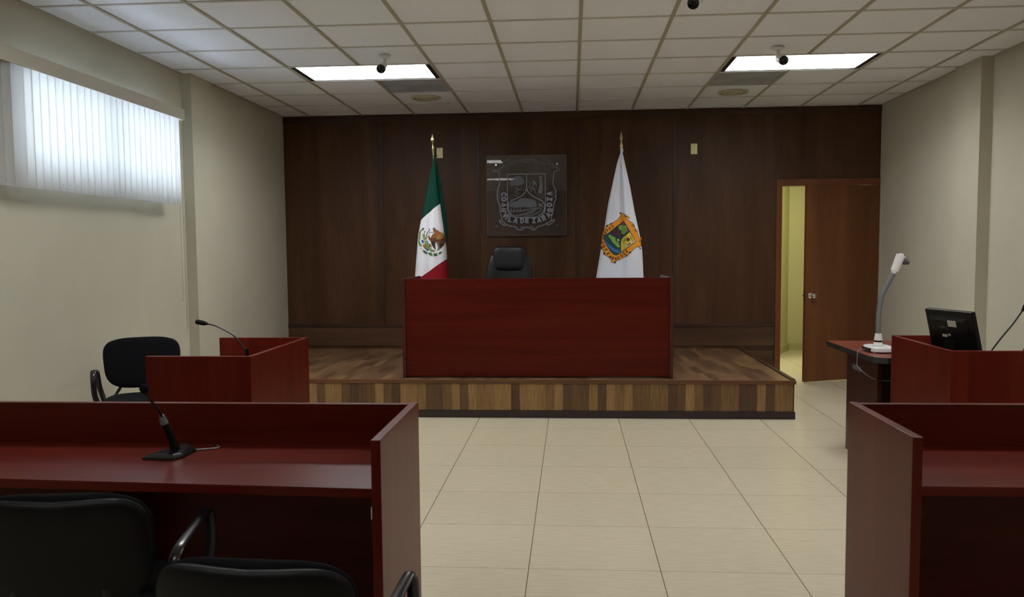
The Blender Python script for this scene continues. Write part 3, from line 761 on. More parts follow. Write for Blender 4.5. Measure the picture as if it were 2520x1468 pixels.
bm = B_(); tube(bm, smooth_path([q(2.047, .865), q(2.046, .99), q(2.06, 1.113), q(2.098, 1.207), q(2.140, 1.285)], 6), .0165, 16); obj('flexible_neck', bm, M['grey'], dc)
a = Vector(q(2.137, 1.28)); b = Vector(q(2.190, 1.415)); e = (b - a).normalized()
bm = B_(); tube(bm, [a, a + e * .015], [.017, .021], 20)
tube(bm, smooth_path([a + e * .015, a + e * .03, a + e * .07, a + e * .105, a + e * .128, a + e * .142], 3), [.024] + [.027] * 3 + [.028] * 3 + [.031] * 3 + [.033] * 3 + [.014] * 3, 24, .8); hd = obj('camera_head', bm, M['whitep'], dc)
pn = Vector((e.z, 0, -e.x)); c = a + e * .10
bm = B_(); tube(bm, [c + pn * .02, c + pn * .030, c + pn * .050], [.026, .026, .019], 24); tube(bm, [c + pn * .050, c + pn * .066], [.014, .014], 20); obj('lens', bm, M['greyd'], hd)
bm = B_(); tube(bm, smooth_path([(-.088, .0, .018), (-.13, -.02, .012), (-.152, -.05, .0), (-.158, -.06, -.06), (-.155, -.08, -.10), (-.10, -.20, -.155), (-.02, -.26, -.160), (.06, -.27, -.15)], 6), .0022, 8); obj('cable', bm, M['cable'], dc)

# ------------------------------------------------------------------ monitor
far = Vector((2.115, 5.09, 0)); near = Vector((2.218, 4.735, 0)); wdt = (far - near).length
ax = (near - far).normalized(); 
mo = thing('computer_monitor', 'black computer monitor seen from behind, tilted, in the right desk', 'monitor', ((far + near) / 2 + Vector((.05, 0, .7485))), math.atan2(ax.y, ax.x))
# local x: far -> near along the screen, local -y: towards the aisle (back of the monitor), +y the screen
tlm = Matrix.Translation((0, -.030, .20)) @ Matrix.Rotation(math.radians(14), 4, 'X')
hw = wdt / 2
bm = B_(); box(bm, -hw, hw, -.012, .018, -.150, .150, bev=.006)
bmesh.ops.transform(bm, matrix=tlm, verts=bm.verts[:]); obj('casing', bm, M['plastic'], mo)
bm = B_(); prism(bm, [(-hw + .03, -.135), (hw - .03, -.135), (hw - .03, .115), (-hw + .03, .115)], -.030, -.012)
for v in bm.verts:
    if v.co.y < -.02: v.co.x *= .80; v.co.z = v.co.z * .82
bmesh.ops.transform(bm, matrix=tlm, verts=bm.verts[:]); obj('rear_hump', bm, M['plastic'], mo)
bm = B_(); box(bm, -hw + .014, hw - .014, .0183, .0195, -.135, .137); bmesh.ops.transform(bm, matrix=tlm, verts=bm.verts[:]); obj('screen', bm, M['lens'], mo)
bm = B_(); box(bm, -.045, .045, -.055, -.030, .0, .19, bev=.005); obj('stand', bm, M['plastic'], mo)
bm = B_(); box(bm, -.11, .11, -.10, .10, 0, .012, bev=.005); obj('foot', bm, M['plastic'], mo)

# ------------------------------------------------------------------ 2-D art rasteriser
class Art:
    def __init__(s, x0, y0, x1, y1, step):
        s.x0, s.y0, s.step = x0, y0, step
        s.nx = int((x1 - x0) / step) + 1; s.ny = int((y1 - y0) / step) + 1
        s.X, s.Y = np.meshgrid(x0 + np.arange(s.nx) * step, y0 + np.arange(s.ny) * step)
        s.c = np.zeros((s.ny, s.nx, 3)); s.a = np.zeros((s.ny, s.nx), bool)
    def put(s, m, col, only=False):
        if only: m = m & s.a
        s.c[m] = col; s.a |= m
    def sub(s, pts, pad=0):
        P = np.array(pts, float)
        i0 = max(0, int((P[:, 0].min() - pad - s.x0) / s.step)); i1 = min(s.nx, int((P[:, 0].max() + pad - s.x0) / s.step) + 2)
        j0 = max(0, int((P[:, 1].min() - pad - s.y0) / s.step)); j1 = min(s.ny, int((P[:, 1].max() + pad - s.y0) / s.step) + 2)
        return slice(j0, j1), slice(i0, i1), P
    def poly(s, pts, col):
        J, I, P = s.sub(pts); X, Y = s.X[J, I], s.Y[J, I]; m = np.zeros(X.shape, bool)
        for (ax_, ay), (bx_, by) in zip(P, np.roll(P, -1, 0)):
            if ay == by: continue
            m ^= ((ay > Y) != (by > Y)) & (X < (bx_ - ax_) * (Y - ay) / (by - ay) + ax_)
        s.c[J, I][m] = col; s.a[J, I] |= m; return m
    def stroke(s, pts, w, col, closed=False):
        pts = list(pts) + ([pts[0]] if closed else [])
        J, I, P = s.sub(pts, w); X, Y = s.X[J, I], s.Y[J, I]; m = np.zeros(X.shape, bool)
        for (ax_, ay), (bx_, by) in zip(P, P[1:]):
            dx, dy = bx_ - ax_, by - ay; l = dx * dx + dy * dy or 1e-9
            t = np.clip(((X - ax_) * dx + (Y - ay) * dy) / l, 0, 1)
            m |= (X - ax_ - t * dx) ** 2 + (Y - ay - t * dy) ** 2 < (w / 2) ** 2
        s.c[J, I][m] = col; s.a[J, I] |= m
    def ell(s, x, y, rx, ry, col, rot=0):
        c, q = math.cos(rot), math.sin(rot)
        s.poly([(x + rx * math.cos(t) * c - ry * math.sin(t) * q, y + rx * math.cos(t) * q + ry * math.sin(t) * c) for t in np.linspace(0, 2 * PI, 25)[:-1]], col)
    def scroll(s, x, y, r, col, w, a0=0, turn=1):
        s.stroke([(x + r * (1 - .55 * k / 10) * math.cos(a0 + turn * k * .5), y + r * (1 - .55 * k / 10) * math.sin(a0 + turn * k * .5)) for k in range(11)], w, col)
FONT = {'C': [[(.65, .15), (.45, 0), (.2, 0), (0, .25), (0, .75), (.2, 1), (.45, 1), (.65, .85)]], 'O': [[(.2, 0), (.5, 0), (.7, .25), (.7, .75), (.5, 1), (.2, 1), (0, .75), (0, .25), (.2, 0)]],
        'A': [[(0, 0), (.35, 1), (.7, 0)], [(.14, .36), (.56, .36)]], 'H': [[(0, 0), (0, 1)], [(.6, 0), (.6, 1)], [(0, .5), (.6, .5)]], 'U': [[(0, 1), (0, .25), (.18, 0), (.45, 0), (.63, .25), (.63, 1)]],
        'V': [[(0, 1), (.35, 0), (.7, 1)]], 'I': [[(.1, 0), (.1, 1)]], 'L': [[(0, 1), (0, 0), (.5, 0)]], 'D': [[(0, 0), (0, 1), (.4, 1), (.65, .75), (.65, .25), (.4, 0), (0, 0)]], 'E': [[(.55, 0), (0, 0), (0, 1), (.55, 1)], [(0, .52), (.45, .52)]],
        'Z': [[(0, 1), (.6, 1), (0, 0), (.6, 0)]], 'R': [[(0, 0), (0, 1), (.4, 1), (.6, .85), (.6, .65), (.4, .5), (0, .5)], [(.3, .5), (.62, 0)]], 'G': [[(.65, .85), (.45, 1), (.2, 1), (0, .75), (0, .25), (.2, 0), (.45, 0), (.65, .2), (.65, .48), (.38, .48)]],
        'N': [[(0, 0), (0, 1), (.6, 0), (.6, 1)]], 'X': [[(0, 0), (.6, 1)], [(0, 1), (.6, 0)]]}
def glyph(art, ch_, x, y, dirx, diry, h, w, col, wd=1.0):
    """letter centred on (x,y); (dirx,diry) reading direction, up = its left normal (image y is down)"""
    n = math.hypot(dirx, diry); dx, dy = dirx / n, diry / n; ux, uy = dy, -dx
    for st in FONT[ch_]:
        art.stroke([(x + (a - .32) * h * wd * dx + (b - .5) * h * ux, y + (a - .32) * h * wd * dy + (b - .5) * h * uy) for a, b in st], w, col)
def path_text(art, pts, h, w, col, wd=1.0):
    P = [p[1:] for p in pts]
    for k, (ch_, x, y) in enumerate(pts):
        a = P[max(k - 1, 0)]; b = P[min(k + 1, len(P) - 1)]
        glyph(art, ch_, x, y, b[0] - a[0], b[1] - a[1], h, w, col, wd)
def art_mesh(name, art, fmap, m, parent, mask=False):
    idx = -np.ones(art.a.shape, int); verts = []; cols = []
    a = art.a
    fc = a[:-1, :-1] | a[1:, :-1] | a[:-1, 1:] | a[1:, 1:] if mask else a[:-1, :-1] & a[1:, :-1] & a[:-1, 1:] & a[1:, 1:]
    use = np.zeros_like(a); use[:-1, :-1] |= fc; use[1:, :-1] |= fc; use[:-1, 1:] |= fc; use[1:, 1:] |= fc
    jj, ii = np.nonzero(use); idx[jj, ii] = np.arange(len(jj))
    verts = [fmap(art.X[j, i], art.Y[j, i]) for j, i in zip(jj, ii)]
    fj, fi = np.nonzero(fc)
    faces = np.stack([idx[fj, fi], idx[fj + 1, fi], idx[fj + 1, fi + 1], idx[fj, fi + 1]], 1).tolist()
    me = D.meshes.new(name); me.from_pydata(verts, [], faces)
    at = me.color_attributes.new('art', 'FLOAT_COLOR', 'POINT')
    cc = np.ones((len(jj), 4)); cc[:, :3] = np.where(a[jj, ii][:, None], art.c[jj, ii], 0) if mask else art.c[jj, ii]
    at.data.foreach_set('color', cc.ravel())
    me.materials.append(m); o = D.objects.new(name, me); COL.objects.link(o); o.parent = parent
    for p in me.polygons: p.use_smooth = True
    return o

# ------------------------------------------------------------------ flags
def interp(tab, z):
    zs = [q_[1] for q_ in tab][::-1]; xs_ = [q_[0] for q_ in tab][::-1]
    return float(np.interp(z, zs, xs_))
class Cloth:
    def __init__(s, Lt, Rt, yc, folds):
        s.L, s.R, s.yc, s.folds = Lt, Rt, yc, folds
    def front(s, x, z, back=False):
        l, r = interp(s.L, z), interp(s.R, z); c = (l + r) / 2; hw_ = max((r - l) / 2, .002)
        q_ = max(-1, min(1, (x - c) / hw_)); d = hw_ * .62
        y = s.yc - d * math.sqrt(max(0, 1 - q_ * q_))
        for amp, fr, ph, sl in s.folds: y += amp * min(1, hw_ / .10) * math.sin(fr * q_ + ph + sl * z) * (1 - q_ * q_) ** .5
        return y
    def mesh(s, z0, z1, nz=70, nx=44):
        bm = B_(); rows = []
        for j in range(nz + 1):
            z = z1 + (z0 - z1) * j / nz; l, r = interp(s.L, z), interp(s.R, z); row = []
            for k in range(nx):
                a_ = 2 * PI * k / nx; q_ = math.cos(a_); x = (l + r) / 2 + q_ * (r - l) / 2
                if a_ <= PI: y = s.front(x, z)
                else: y = s.yc + (r - l) / 2 * .45 * math.sqrt(max(0, 1 - q_ * q_)) * (1 + .25 * math.sin(9 * q_))
                row.append(bm.verts.new((x, y, z)))
            rows.append(row)
        for p, q_ in zip(rows, rows[1:]):
            for k in range(nx): bm.faces.new((p[k], p[(k + 1) % nx], q_[(k + 1) % nx], q_[k]))
        bm.faces.new(rows[0]); bm.faces.new(rows[-1][::-1])
        return bm
def flag_root(x, label, kind):
    return thing('flag', label, 'flag', (0, 0, 0))
def pole(t, x0, x1, y, ztop, tiltz0=PZ):
    """brass spear finial, brass pole, round foot; everything in the flag's frame"""
    p0 = Vector((x0, y, tiltz0)); p1 = Vector((x1, y, ztop - .20))
    bm = B_(); tube(bm, [p0 + Vector((0, 0, .02)), p1], .0095, 14); obj('pole', bm, M['brass'], t)
    bm = B_(); lathe(bm, [(0, 0), (.13, 0), (.13, .012), (.11, .025), (.03, .04), (.018, .08), (0, .08)], 32, T4(x0, y, tiltz0)); obj('foot', bm, M['brass'], t)
    e = (p1 - p0).normalized(); m_ = Matrix.Translation(p1) @ e.to_track_quat('Z', 'Y').to_matrix().to_4x4()
    bm = B_(); lathe(bm, [(0, 0), (.012, 0), (.013, .03), (.018, .045), (.012, .07), (.0085, .085), (.006, .092), (.012, .096), (.006, .10)], 20, m_)
    lathe(bm, [(0, .098), (.010, .104), (.021, .125), (.018, .142), (.009, .17), (.0, .20)], 4, m_ @ Matrix.Rotation(PI / 4, 4, 'Z')); obj('finial', bm, M['brass'], t)
L1 = [(-1.397, 2.431), (-1.433, 2.268), (-1.478, 2.063), (-1.546, 1.754), (-1.574, 1.609), (-1.599, 1.359), (-1.615, 1.175), (-1.63, .75)]
R1 = [(-1.385, 2.431), (-1.378, 2.30), (-1.368, 2.143), (-1.340, 1.937), (-1.308, 1.689), (-1.285, 1.523), (-1.275, 1.357), (-1.269, 1.173), (-1.262, .75)]
f1 = flag_root(0, 'green, white and red flag with an eagle emblem, hanging on a brass pole', 'mx')
c1 = Cloth(L1, R1, 8.50, [(.010, 5.0, .4, 1.0), (.006, 11, 1.2, .6)])
cl1 = obj('cloth', c1.mesh(.75, 2.431), M['tri'], f1, sharp=60)
Lf = [(-1.392, 2.35), (-1.40, 2.2), (-1.40, 2.0), (-1.38, 1.75), (-1.36, 1.56), (-1.36, 1.2)]
Rf = [(-1.372, 2.35), (-1.345, 2.184), (-1.306, 1.937), (-1.284, 1.772), (-1.274, 1.606), (-1.283, 1.50)]
cf = Cloth(Lf, Rf, 8.56, [(.006, 6, 0, 1.0)])
obj('rear_fold', cf.mesh(1.52, 2.35, 40, 30), M['green'], f1, sharp=60)
pole(f1, -1.33, -1.412, 8.545, 2.66)
bm = B_(); tube(bm, [(-1.408, 8.53, 2.42), (-1.388, 8.53, 2.43), (-1.378, 8.545, 2.425)], .010, 10); obj('tie', bm, M['green'], f1)
L2 = [(.508, 2.455), (.501, 2.432), (.464, 2.32), (.428, 2.159), (.375, 1.916), (.338, 1.672), (.297, 1.427), (.252, 1.164), (.22, .75)]
R2 = [(.518, 2.455), (.521, 2.42), (.553, 2.278), (.598, 2.076), (.643, 1.832), (.692, 1.607), (.721, 1.424), (.734, 1.161), (.75, .75)]
f2 = flag_root(0, 'white flag with an orange scroll-framed coat of arms, hanging on a brass pole', 'co')
c2 = Cloth(L2, R2, 8.50, [(.020, 4.2, 2.2, .3), (.010, 9.5, .3, .8), (.004, 17, 1, .4)])
obj('cloth', c2.mesh(.75, 2.455, 80, 60), M['whitecloth'], f2, sharp=60)
pole(f2, .53, .510, 8.53, 2.645)
bm = B_(); lathe(bm, [(0, 0), (.014, 0), (.015, .02), (.010, .045), (0, .045)], 16, T4(.5135, 8.525, 2.432)); obj('cloth_tie', bm, M['whitecloth'], f2)

# emblem of the tricolour flag (crop units of 1/8.155 photo pixel)
A1 = Art(130, 300, 710, 910, 3.6)
GD, GL, BR, OR, YE, DB, BL, BG = (.03, .10, .03), (.20, .34, .08), (.16, .045, .015), (.33, .11, .03), (.55, .36, .10), (.028, .012, .010), (.05, .10, .38), (.08, .14, .20)
lv = [(248, 345, 34, 16, -.6, GD), (192, 400, 36, 15, -1.2, GL), (180, 450, 34, 17, 1.4, GL), (170, 520, 40, 20, 1.6, GL), (165, 590, 30, 16, 1.2, GL), (188, 650, 48, 24, .9, GL), (285, 800, 48, 20, .7, GL), (310, 815, 40, 14, .6, GD), (400, 838, 40, 15, .25, GD), (410, 868, 42, 14, .35, GL), (505, 845, 38, 13, -.15, GL), (510, 872, 38, 12, -.1, GD), (600, 828, 34, 15, -.6, GD)]
for x, y, rx, ry, a_, c in lv: A1.ell(x, y, rx + 6, ry + 6, GD, a_); A1.ell(x, y, rx, ry, c, a_); A1.stroke([(x - rx * .8 * math.cos(a_), y - rx * .8 * math.sin(a_)), (x + rx * .8 * math.cos(a_), y + rx * .8 * math.sin(a_))], 6, GD)
A1.stroke([(205, 700), (235, 745), (185, 735)], 9, GD); A1.stroke([(232, 560), (215, 520), (235, 480)], 8, (.25, .24, .25))
A1.ell(290, 690, 48, 34, OR, .9); A1.ell(385, 675, 42, 34, OR, .2); A1.ell(315, 735, 34, 22, (.25, .13, .03), .4)
A1.poly([(205, 570), (240, 560), (235, 540), (262, 570), (285, 580), (262, 640), (240, 628)], BL); A1.poly([(315, 765), (345, 735), (372, 760), (362, 795), (340, 785)], BL)
for x, y, rx, ry, a_ in ((272, 470, 22, 32, 0), (285, 525, 24, 34, -.2), (325, 620, 32, 44, -.1), (345, 675, 30, 30, 0), (385, 735, 34, 26, .6), (425, 775, 32, 26, .3)):
    A1.ell(x, y, rx + 7, ry + 7, GD, a_); A1.ell(x, y, rx, ry, GL, a_)
for x, y, r in ((290, 400, 20), (322, 525, 20), (475, 785, 22), (432, 698, 14), (380, 650, 16)): A1.ell(x, y, r, r, (.38, .08, .03))
A1.stroke([(380, 345), (385, 375), (352, 405), (335, 435), (325, 480), (345, 495)], 20, BG); A1.ell(379, 342, 12, 16, (.30, .03, .04))
A1.stroke([(375, 440), (390, 412), (430, 408), (478, 422)], 18, BG); A1.stroke([(372, 440), (385, 480), (392, 520)], 18, YE)
A1.poly([(430, 470), (470, 440), (520, 420), (560, 385), (600, 395), (650, 430), (680, 480), (697, 545), (692, 610), (665, 680), (610, 740), (535, 792), (560, 720), (522, 600), (505, 640), (515, 770), (470, 720), (425, 640), (405, 590), (370, 555), (365, 520), (340, 490), (365, 478), (395, 515), (415, 520)], BR)
A1.poly([(415, 590), (500, 590), (505, 640), (515, 770), (465, 710), (420, 650)], DB); A1.poly([(545, 610), (650, 640), (640, 705), (540, 790), (565, 715)], DB)
A1.poly([(520, 420), (560, 385), (600, 400), (650, 440), (670, 520), (600, 545), (500, 520), (440, 520), (470, 450)], OR)
for r in (40, 62, 84, 106): A1.stroke([(560 + r * math.cos(t), 440 + r * math.sin(t)) for t in np.linspace(-.4, 1.9, 14)], 8, YE)
A1.stroke([(462, 530), (500, 575), (550, 560), (610, 590), (670, 560)], 8, DB)
A1.poly([(455, 350), (480, 340), (530, 350), (575, 380), (560, 420), (500, 430), (470, 400)], OR); A1.ell(482, 332, 34, 16, BG, -.1); A1.ell(500, 368, 6, 6, DB)
for k in range(6): A1.stroke([(525 + 6 * k, 650 + 24 * k), (572 + 6 * k, 610 + 30 * k)], 6, (.60, .58, .60))
s1 = 8.4 / 2040 / 8.155
def fm1(cx_, cy_):
    x = -1.412 + (cx_ - 448) * s1 * 1.005; z = 1.479 - (cy_ - 734) * s1; return (x, c1.front(x, z) - .0025, z)
art_mesh('emblem', A1, fm1, M['art'], f1)

# coat of arms of the white flag (crop units of 1/7.73 photo pixel)
A2 = Art(140, 165, 945, 1145, 3.9)
ORG, NAV, DGR, LGR, YEL, SKY, RED, BLK = (.80, .30, .015), (.010, .012, .06), (.006, .06, .05), (.22, .42, .07), (.70, .56, .04), (.03, .16, .50), (.12, .015, .02), (.008, .008, .02)
fr_ = [(512, 180), (545, 190), (592, 215), (612, 275), (645, 315), (700, 355), (758, 385), (782, 430), (800, 480), (835, 520), (850, 590), (872, 655), (905, 640), (935, 690), (915, 745), (918, 810), (880, 830), (830, 828), (770, 870), (715, 915), (650, 985), (580, 1025), (505, 1070), (440, 1085), (400, 1130), (345, 1110), (335, 1062), (285, 1008), (240, 985), (198, 960), (195, 885), (155, 850), (150, 765), (165, 690), (170, 590), (190, 540), (235, 470), (280, 415), (335, 385), (400, 358), (465, 310), (508, 255), (525, 220)]
A2.poly(fr_, ORG); A2.stroke(fr_, 11, BLK, True)
A2.poly([(600, 225), (640, 240), (700, 270), (690, 305), (650, 300), (615, 265)], ORG); A2.poly([(872, 655), (905, 632), (925, 660), (925, 700), (890, 700)], ORG)
for x, y, r, a_, tn in ((620, 245, 30, 0, 1), (755, 420, 30, 0, 1), (805, 510, 26, 0, 1), (905, 715, 30, 2, 1), (265, 425, 16, 1, 1), (340, 390, 14, 1, 1), (690, 935, 20, 1, -1), (625, 990, 16, 1, -1), (215, 945, 16, 1, 1), (415, 1112, 18, 1, 1)): A2.scroll(x, y, r, BLK, 11, a_, tn)
for x, y in ((512, 190), (340, 388), (268, 420), (890, 862), (415, 1118), (685, 932), (215, 942), (170, 840)): A2.ell(x, y, 17, 17, BLK)
A2.stroke([(830, 828), (880, 835), (892, 870)], 12, BLK)
sh_ = [(575, 345), (805, 725), (660, 835), (520, 930), (480, 968), (435, 982), (385, 965), (335, 915), (280, 830), (235, 750), (208, 665), (215, 605), (300, 560), (430, 455)]
A2.poly(sh_, DGR); A2.stroke(sh_, 9, BLK, True)
A2.poly([(575, 350), (688, 535), (560, 640), (515, 700), (440, 620), (305, 560), (430, 458)], NAV)
A2.poly([(320, 548), (430, 465), (480, 480), (530, 560), (510, 640), (440, 610)], (.05, .012, .012)); A2.poly([(575, 350), (600, 395), (530, 405)], (.35, .04, .10)); A2.poly([(640, 500), (672, 520), (640, 570)], (.30, .10, .05))
A2.poly([(480, 450), (520, 410), (570, 412), (620, 430), (640, 490), (620, 555), (580, 598), (540, 580), (540, 520), (495, 500)], LGR)
for x, y in ((565, 442), (612, 492), (570, 540)): A2.ell(x, y, 9, 7, GD)
A2.stroke([(440, 560), (470, 600)], 14, RED); A2.stroke([(480, 545), (505, 590)], 12, RED)
A2.poly([(690, 545), (803, 725), (660, 835), (525, 915), (520, 790), (535, 700), (560, 650)], YEL); A2.stroke([(690, 545), (560, 645), (522, 720), (522, 915)], 9, BLK)
A2.stroke([(690, 545), (805, 725), (522, 925)], 8, BLK)
for q_ in ([(545, 725), (600, 700), (660, 690)], [(570, 760), (600, 700)], [(585, 690), (640, 660)], [(610, 640), (640, 625)]): A2.stroke(q_, 12, (.35, .17, .03))
A2.ell(655, 690, 30, 36, (.06, .02, .01)); A2.stroke([(690, 620), (740, 710)], 14, (.25, .12, .02)); A2.stroke([(715, 630), (690, 690)], 12, (.25, .12, .02))
for k in range(4): A2.poly([(595 + 48 * k, 800 - 24 * k), (640 + 48 * k, 765 - 24 * k), (652 + 48 * k, 790 - 26 * k), (615 + 46 * k, 835 - 26 * k)], (.55, .54, .55) if k != 1 else (.2, .12, .10))
A2.stroke([(620, 780), (650, 800)], 9, BLK); A2.stroke([(670, 755), (700, 775)], 9, BLK)
for x, y, rx, ry in ((325, 625, 32, 24), (345, 655, 34, 26), (380, 670, 46, 36), (395, 720, 42, 28), (440, 760, 52, 34), (455, 790, 40, 26), (478, 812, 26, 22)): A2.ell(x, y, rx + 4, ry + 4, (.08, .22, .04), .5); A2.ell(x, y, rx, ry, LGR, .5)
A2.ell(472, 698, 18, 20, YEL)
A2.poly([(218, 685), (265, 740), (330, 800), (400, 850), (470, 885), (512, 920), (495, 945), (430, 930), (370, 895), (320, 850), (270, 790), (230, 730)], SKY); A2.stroke([(250, 735), (330, 815), (420, 870)], 10, (.02, .10, .38))
for k in range(7): A2.stroke([(310 + 26 * k, 700 + 22 * k), (305 + 26 * k, 735 + 22 * k)], 7, NAV)
TX = (.02, .01, .01)
path_text(A2, [('C', 368, 440), ('O', 320, 478), ('A', 275, 512), ('H', 232, 548), ('U', 200, 592), ('I', 182, 632), ('L', 178, 680), ('A', 178, 742)], 40, 12, TX, .9)
path_text(A2, [('D', 212, 815), ('E', 250, 880)], 42, 13, TX)
path_text(A2, [('Z', 290, 948), ('A', 328, 1008), ('R', 375, 1038), ('A', 428, 1045), ('G', 480, 1030), ('O', 530, 990), ('Z', 580, 950), ('A', 628, 912)], 46, 13, TX)
s2 = 8.4 / 2040 / 7.73
def fm2(cx_, cy_):
    x = .507 + (cx_ - 541) * s2; z = 1.527 - (cy_ - 734) * s2; return (x, c2.front(x, z) - .0025, z)
art_mesh('emblem', A2, fm2, M['art'], f2)

# ------------------------------------------------------------------ clear plaque with etched coat of arms
PQX, PQZ = -.4985, 2.068
pq = thing('glass_plaque', 'clear square plaque etched with a coat of arms, on the wood wall above the chair', 'plaque', (PQX, YB - .035, PQZ))
bm = B_(); box(bm, -.447, .447, -.004, .004, -.447, .447, bev=.0015); obj('plate', bm, M['plaque'], pq)
bm = B_()
for a in ((-.4485, .4485, -.4487, -.4472), (-.4485, .4485, .4472, .4487), (-.4487, -.4472, -.4472, .4472), (.4472, .4487, -.4472, .4472)): box(bm, a[0], a[1], -.004, .004, a[2], a[3])
obj('edge', bm, M['plaqueedge'], pq)
for x, z in ((-.345, -.345), (.345, -.345), (.345, .345), (-.345, .345)):
    bm = B_(); lathe(bm, [(0, -.012), (.010, -.012), (.013, -.009), (.013, -.0045), (.0, -.0045)], 20, T4(x, 0, z) @ Matrix.Rotation(-PI / 2, 4, 'X')); lathe(bm, [(0, .005), (.008, .005), (.008, .034), (0, .034)], 16, T4(x, 0, z) @ Matrix.Rotation(-PI / 2, 4, 'X')); obj('standoff', bm, M['chrome'], pq)
A3 = Art(120, 120, 1290, 1320, 4.2)
K = (1, 1, 1); K2 = (.62, .62, .62)
A3.stroke([(330, 235), (420, 150), (350, 160), (300, 215), (340, 250), (420, 240), (490, 210), (560, 165), (640, 160), (700, 152), (780, 152), (840, 170), (900, 205), (970, 225), (1060, 235), (1090, 190), (1040, 160), (975, 150)], 14, K2)
A3.stroke([(1060, 235), (1120, 240), (1180, 270), (1240, 310), (1235, 345), (1200, 340), (1210, 300), (1160, 280), (1110, 300)], 16, K2)
for k in range(30): x = 440 + k * 20; t0 = 230 - 55 * math.exp(-((x - 720) / 150) ** 2); A3.stroke([(x, t0), (x, 320)], 7, (.38, .38, .38))
A3.stroke([(620, 175), (660, 200), (730, 205), (770, 180)], 12, K2); A3.ell(690, 185, 18, 14, K2)
A3.stroke([(330, 250), (270, 300), (210, 335), (165, 350), (150, 325), (185, 315), (240, 335), (262, 380), (265, 470), (262, 560), (235, 620), (222, 680), (222, 790), (245, 850), (265, 900), (270, 1010), (290, 1090), (302, 1140)], 14, K)
A3.stroke([(1200, 340), (1150, 370), (1140, 470), (1132, 560), (1160, 610), (1185, 660), (1180, 770), (1185, 800), (1150, 860), (1140, 940), (1130, 1020), (1110, 1090), (1105, 1140)], 14, K)
for x in (250, 1150): A3.stroke([(x - 10, 660), (x + 12, 690), (x - 12, 720), (x + 12, 750), (x - 10, 790)], 16, K2)
A3.stroke([(302, 1150), (260, 1130), (255, 1160), (300, 1200), (345, 1225), (370, 1205), (310, 1160)], 14, K); A3.stroke([(1105, 1150), (1155, 1130), (1150, 1160), (1100, 1200), (1050, 1225), (1030, 1195), (1100, 1155)], 14, K)
A3.stroke([(370, 1205), (440, 1235), (515, 1240), (550, 1285), (600, 1300), (650, 1270), (700, 1250), (750, 1270), (820, 1300), (865, 1270), (890, 1240), (960, 1225), (1030, 1195)], 14, K)
A3.stroke([(600, 1260), (640, 1240), (680, 1262)], 20, K2); A3.stroke([(740, 1262), (780, 1240), (820, 1270)], 20, K2)
A3.stroke([(395, 390), (1010, 390), (1010, 960), (990, 1030), (940, 1080), (870, 1092), (520, 1092), (450, 1070), (400, 1000), (390, 930)], 15, K, True)
A3.stroke([(705, 395), (705, 620), (685, 680), (640, 730), (560, 775), (470, 810), (410, 870), (400, 950), (440, 1030), (500, 1070)], 17, K)
A3.stroke([(705, 620), (730, 685), (790, 740), (870, 780), (950, 820), (995, 880), (1000, 950), (960, 1030), (900, 1068)], 17, K)
for x, y, rx, ry in ((500, 520, 60, 45), (560, 470, 80, 55), (610, 510, 60, 60), (560, 545, 60, 30), (470, 560, 40, 25)): A3.ell(x, y, rx, ry, K2)
for q_ in ([(555, 570), (548, 720)], [(520, 600), (600, 650)], [(610, 620), (500, 680)], [(515, 690), (600, 710)], [(540, 640), (640, 640)], [(500, 735), (560, 745)]): A3.stroke(q_, 13, K2)
A3.poly([(900, 420), (970, 420), (955, 480), (970, 620), (960, 705), (885, 705), (900, 640), (915, 500)], K2)
for q_ in ([(745, 520), (770, 540), (745, 600), (765, 640)], [(800, 500), (850, 520), (870, 570), (830, 540), (800, 560)], [(830, 560), (800, 620), (770, 690)], [(820, 620), (860, 700)], [(780, 600), (840, 640)]): A3.stroke(q_, 20, K2)
A3.ell(830, 530, 36, 28, K2)
for k in range(4):
    A3.stroke([(415, 735 + 22 * k), (520 - 18 * k, 735 + 22 * k)], 8, K2); A3.stroke([(890 - 20 + 22 * k, 720 + 22 * k), (990, 720 + 22 * k)], 8, K2)
A3.poly([(420, 925), (430, 870), (480, 830), (550, 825), (580, 790), (650, 770), (720, 785), (790, 795), (850, 820), (870, 870), (870, 925), (760, 935), (640, 925), (540, 930)], K2)
A3.poly([(880, 900), (900, 860), (950, 865), (985, 930), (930, 925)], K2)
for x in (450, 500, 550, 600): A3.stroke([(x, 940), (x - 5, 990)], 20, K2)
A3.stroke([(410, 995), (620, 985), (760, 955), (930, 940)], 22, K2); A3.stroke([(500, 1070), (640, 1045), (800, 1010), (830, 985)], 26, K2); A3.stroke([(660, 1070), (800, 1055), (900, 1010), (945, 965), (930, 940)], 20, K2); A3.stroke([(720, 1000), (860, 960)], 20, K2)
path_text(A3, [('C', 330, 715), ('O', 332, 790), ('A', 330, 885), ('H', 325, 968)], 70, 26, K, .9)
path_text(A3, [('V', 350, 1052), ('I', 395, 1098), ('L', 440, 1122), ('A', 520, 1140)], 72, 26, K)
path_text(A3, [('D', 627, 1145), ('E', 712, 1145)], 66, 26, K)
path_text(A3, [('Z', 822, 1142), ('A', 905, 1132), ('R', 985, 1105), ('A', 1058, 1055), ('G', 1085, 980), ('O', 1075, 895), ('Z', 1078, 800), ('A', 1078, 712)], 70, 26, K, .9)
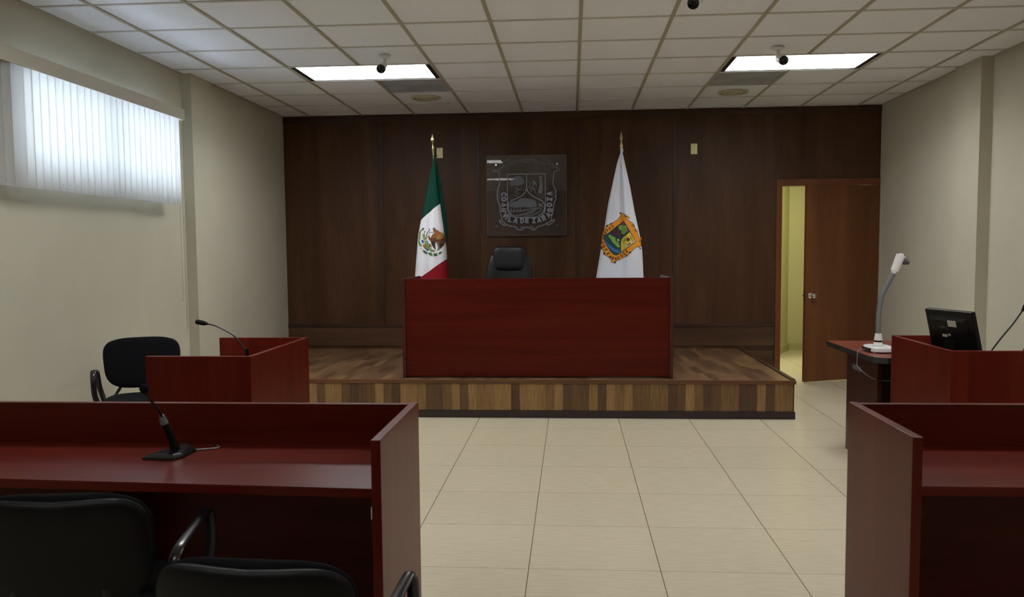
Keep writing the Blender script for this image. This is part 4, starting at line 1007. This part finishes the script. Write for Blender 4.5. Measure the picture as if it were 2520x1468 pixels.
s3 = 9.4 / 2040 / 6.67
def fm3(cx_, cy_): return (-.502 - PQX + (cx_ - 700) * s3, -.0052, 2.069 - PQZ - (cy_ - 734) * s3)
art_mesh('etching', A3, fm3, M['etch'], pq, mask=True)

# ------------------------------------------------------------------ brass wall plates
for (x, z), lab in (((-1.487, 2.563), 'blank brass wall plate just behind the top of the left flag pole'), ((1.368, 2.560), 'blank brass wall plate on the panelling right of the white flag')):
    t = thing('wall_plate', lab, 'wall plate', (x, YB - .001, z), 0, 'brass wall plates')
    bm = B_(); box(bm, -.036, .036, -.006, 0, -.058, .058, bev=.003); obj('plate', bm, M['brassplate'], t)
    for s in (-1, 1):
        bm = B_(); lathe(bm, [(0, .0), (.004, .0), (.003, .002), (0, .0022)], 12, T4(0, -.006, s * .045) @ Matrix.Rotation(PI / 2, 4, 'X')); obj('screw', bm, M['dark'], t)

# monitor stickers
def sticker(name, pts, m, dy=-.0315):
    bm = B_(); prism(bm, pts, dy, dy + .001); bmesh.ops.transform(bm, matrix=tlm, verts=bm.verts[:]); return obj(name, bm, m, mo)
sticker('white_sticker', [(.010, .062), (.075, .062), (.075, .098), (.010, .098)], M['paper'])
sticker('grey_oval_sticker', [(.105 + .024 * math.cos(a_), -.085 + .014 * math.sin(a_)) for a_ in np.linspace(0, 2 * PI, 19)[:-1]], M['paper'])
sticker('blue_sticker', [(-.055, -.112), (-.005, -.112), (-.005, -.09), (-.055, -.09)], M['blue'])
sticker('white_print', [(-.05, -.004), (-.010, -.004), (-.010, .012), (-.05, .012)], M['paper'])
sticker('white_print', [(-.004, .006), (.018, .006), (.018, .018), (-.004, .018)], M['paper'])
A4 = Art(0, 0, 200, 60, 1.5)
for k, ch_ in enumerate('LANIX'): glyph(A4, ch_, 25 + k * 34, 30, 1, 0, 34, 6, (.20, .20, .21))
def fm4(cx_, cy_): return tlm @ Vector((-.070 + cx_ * .00040, -.0312, .066 - cy_ * .00040))
art_mesh('lettering', A4, fm4, M['art'], mo)
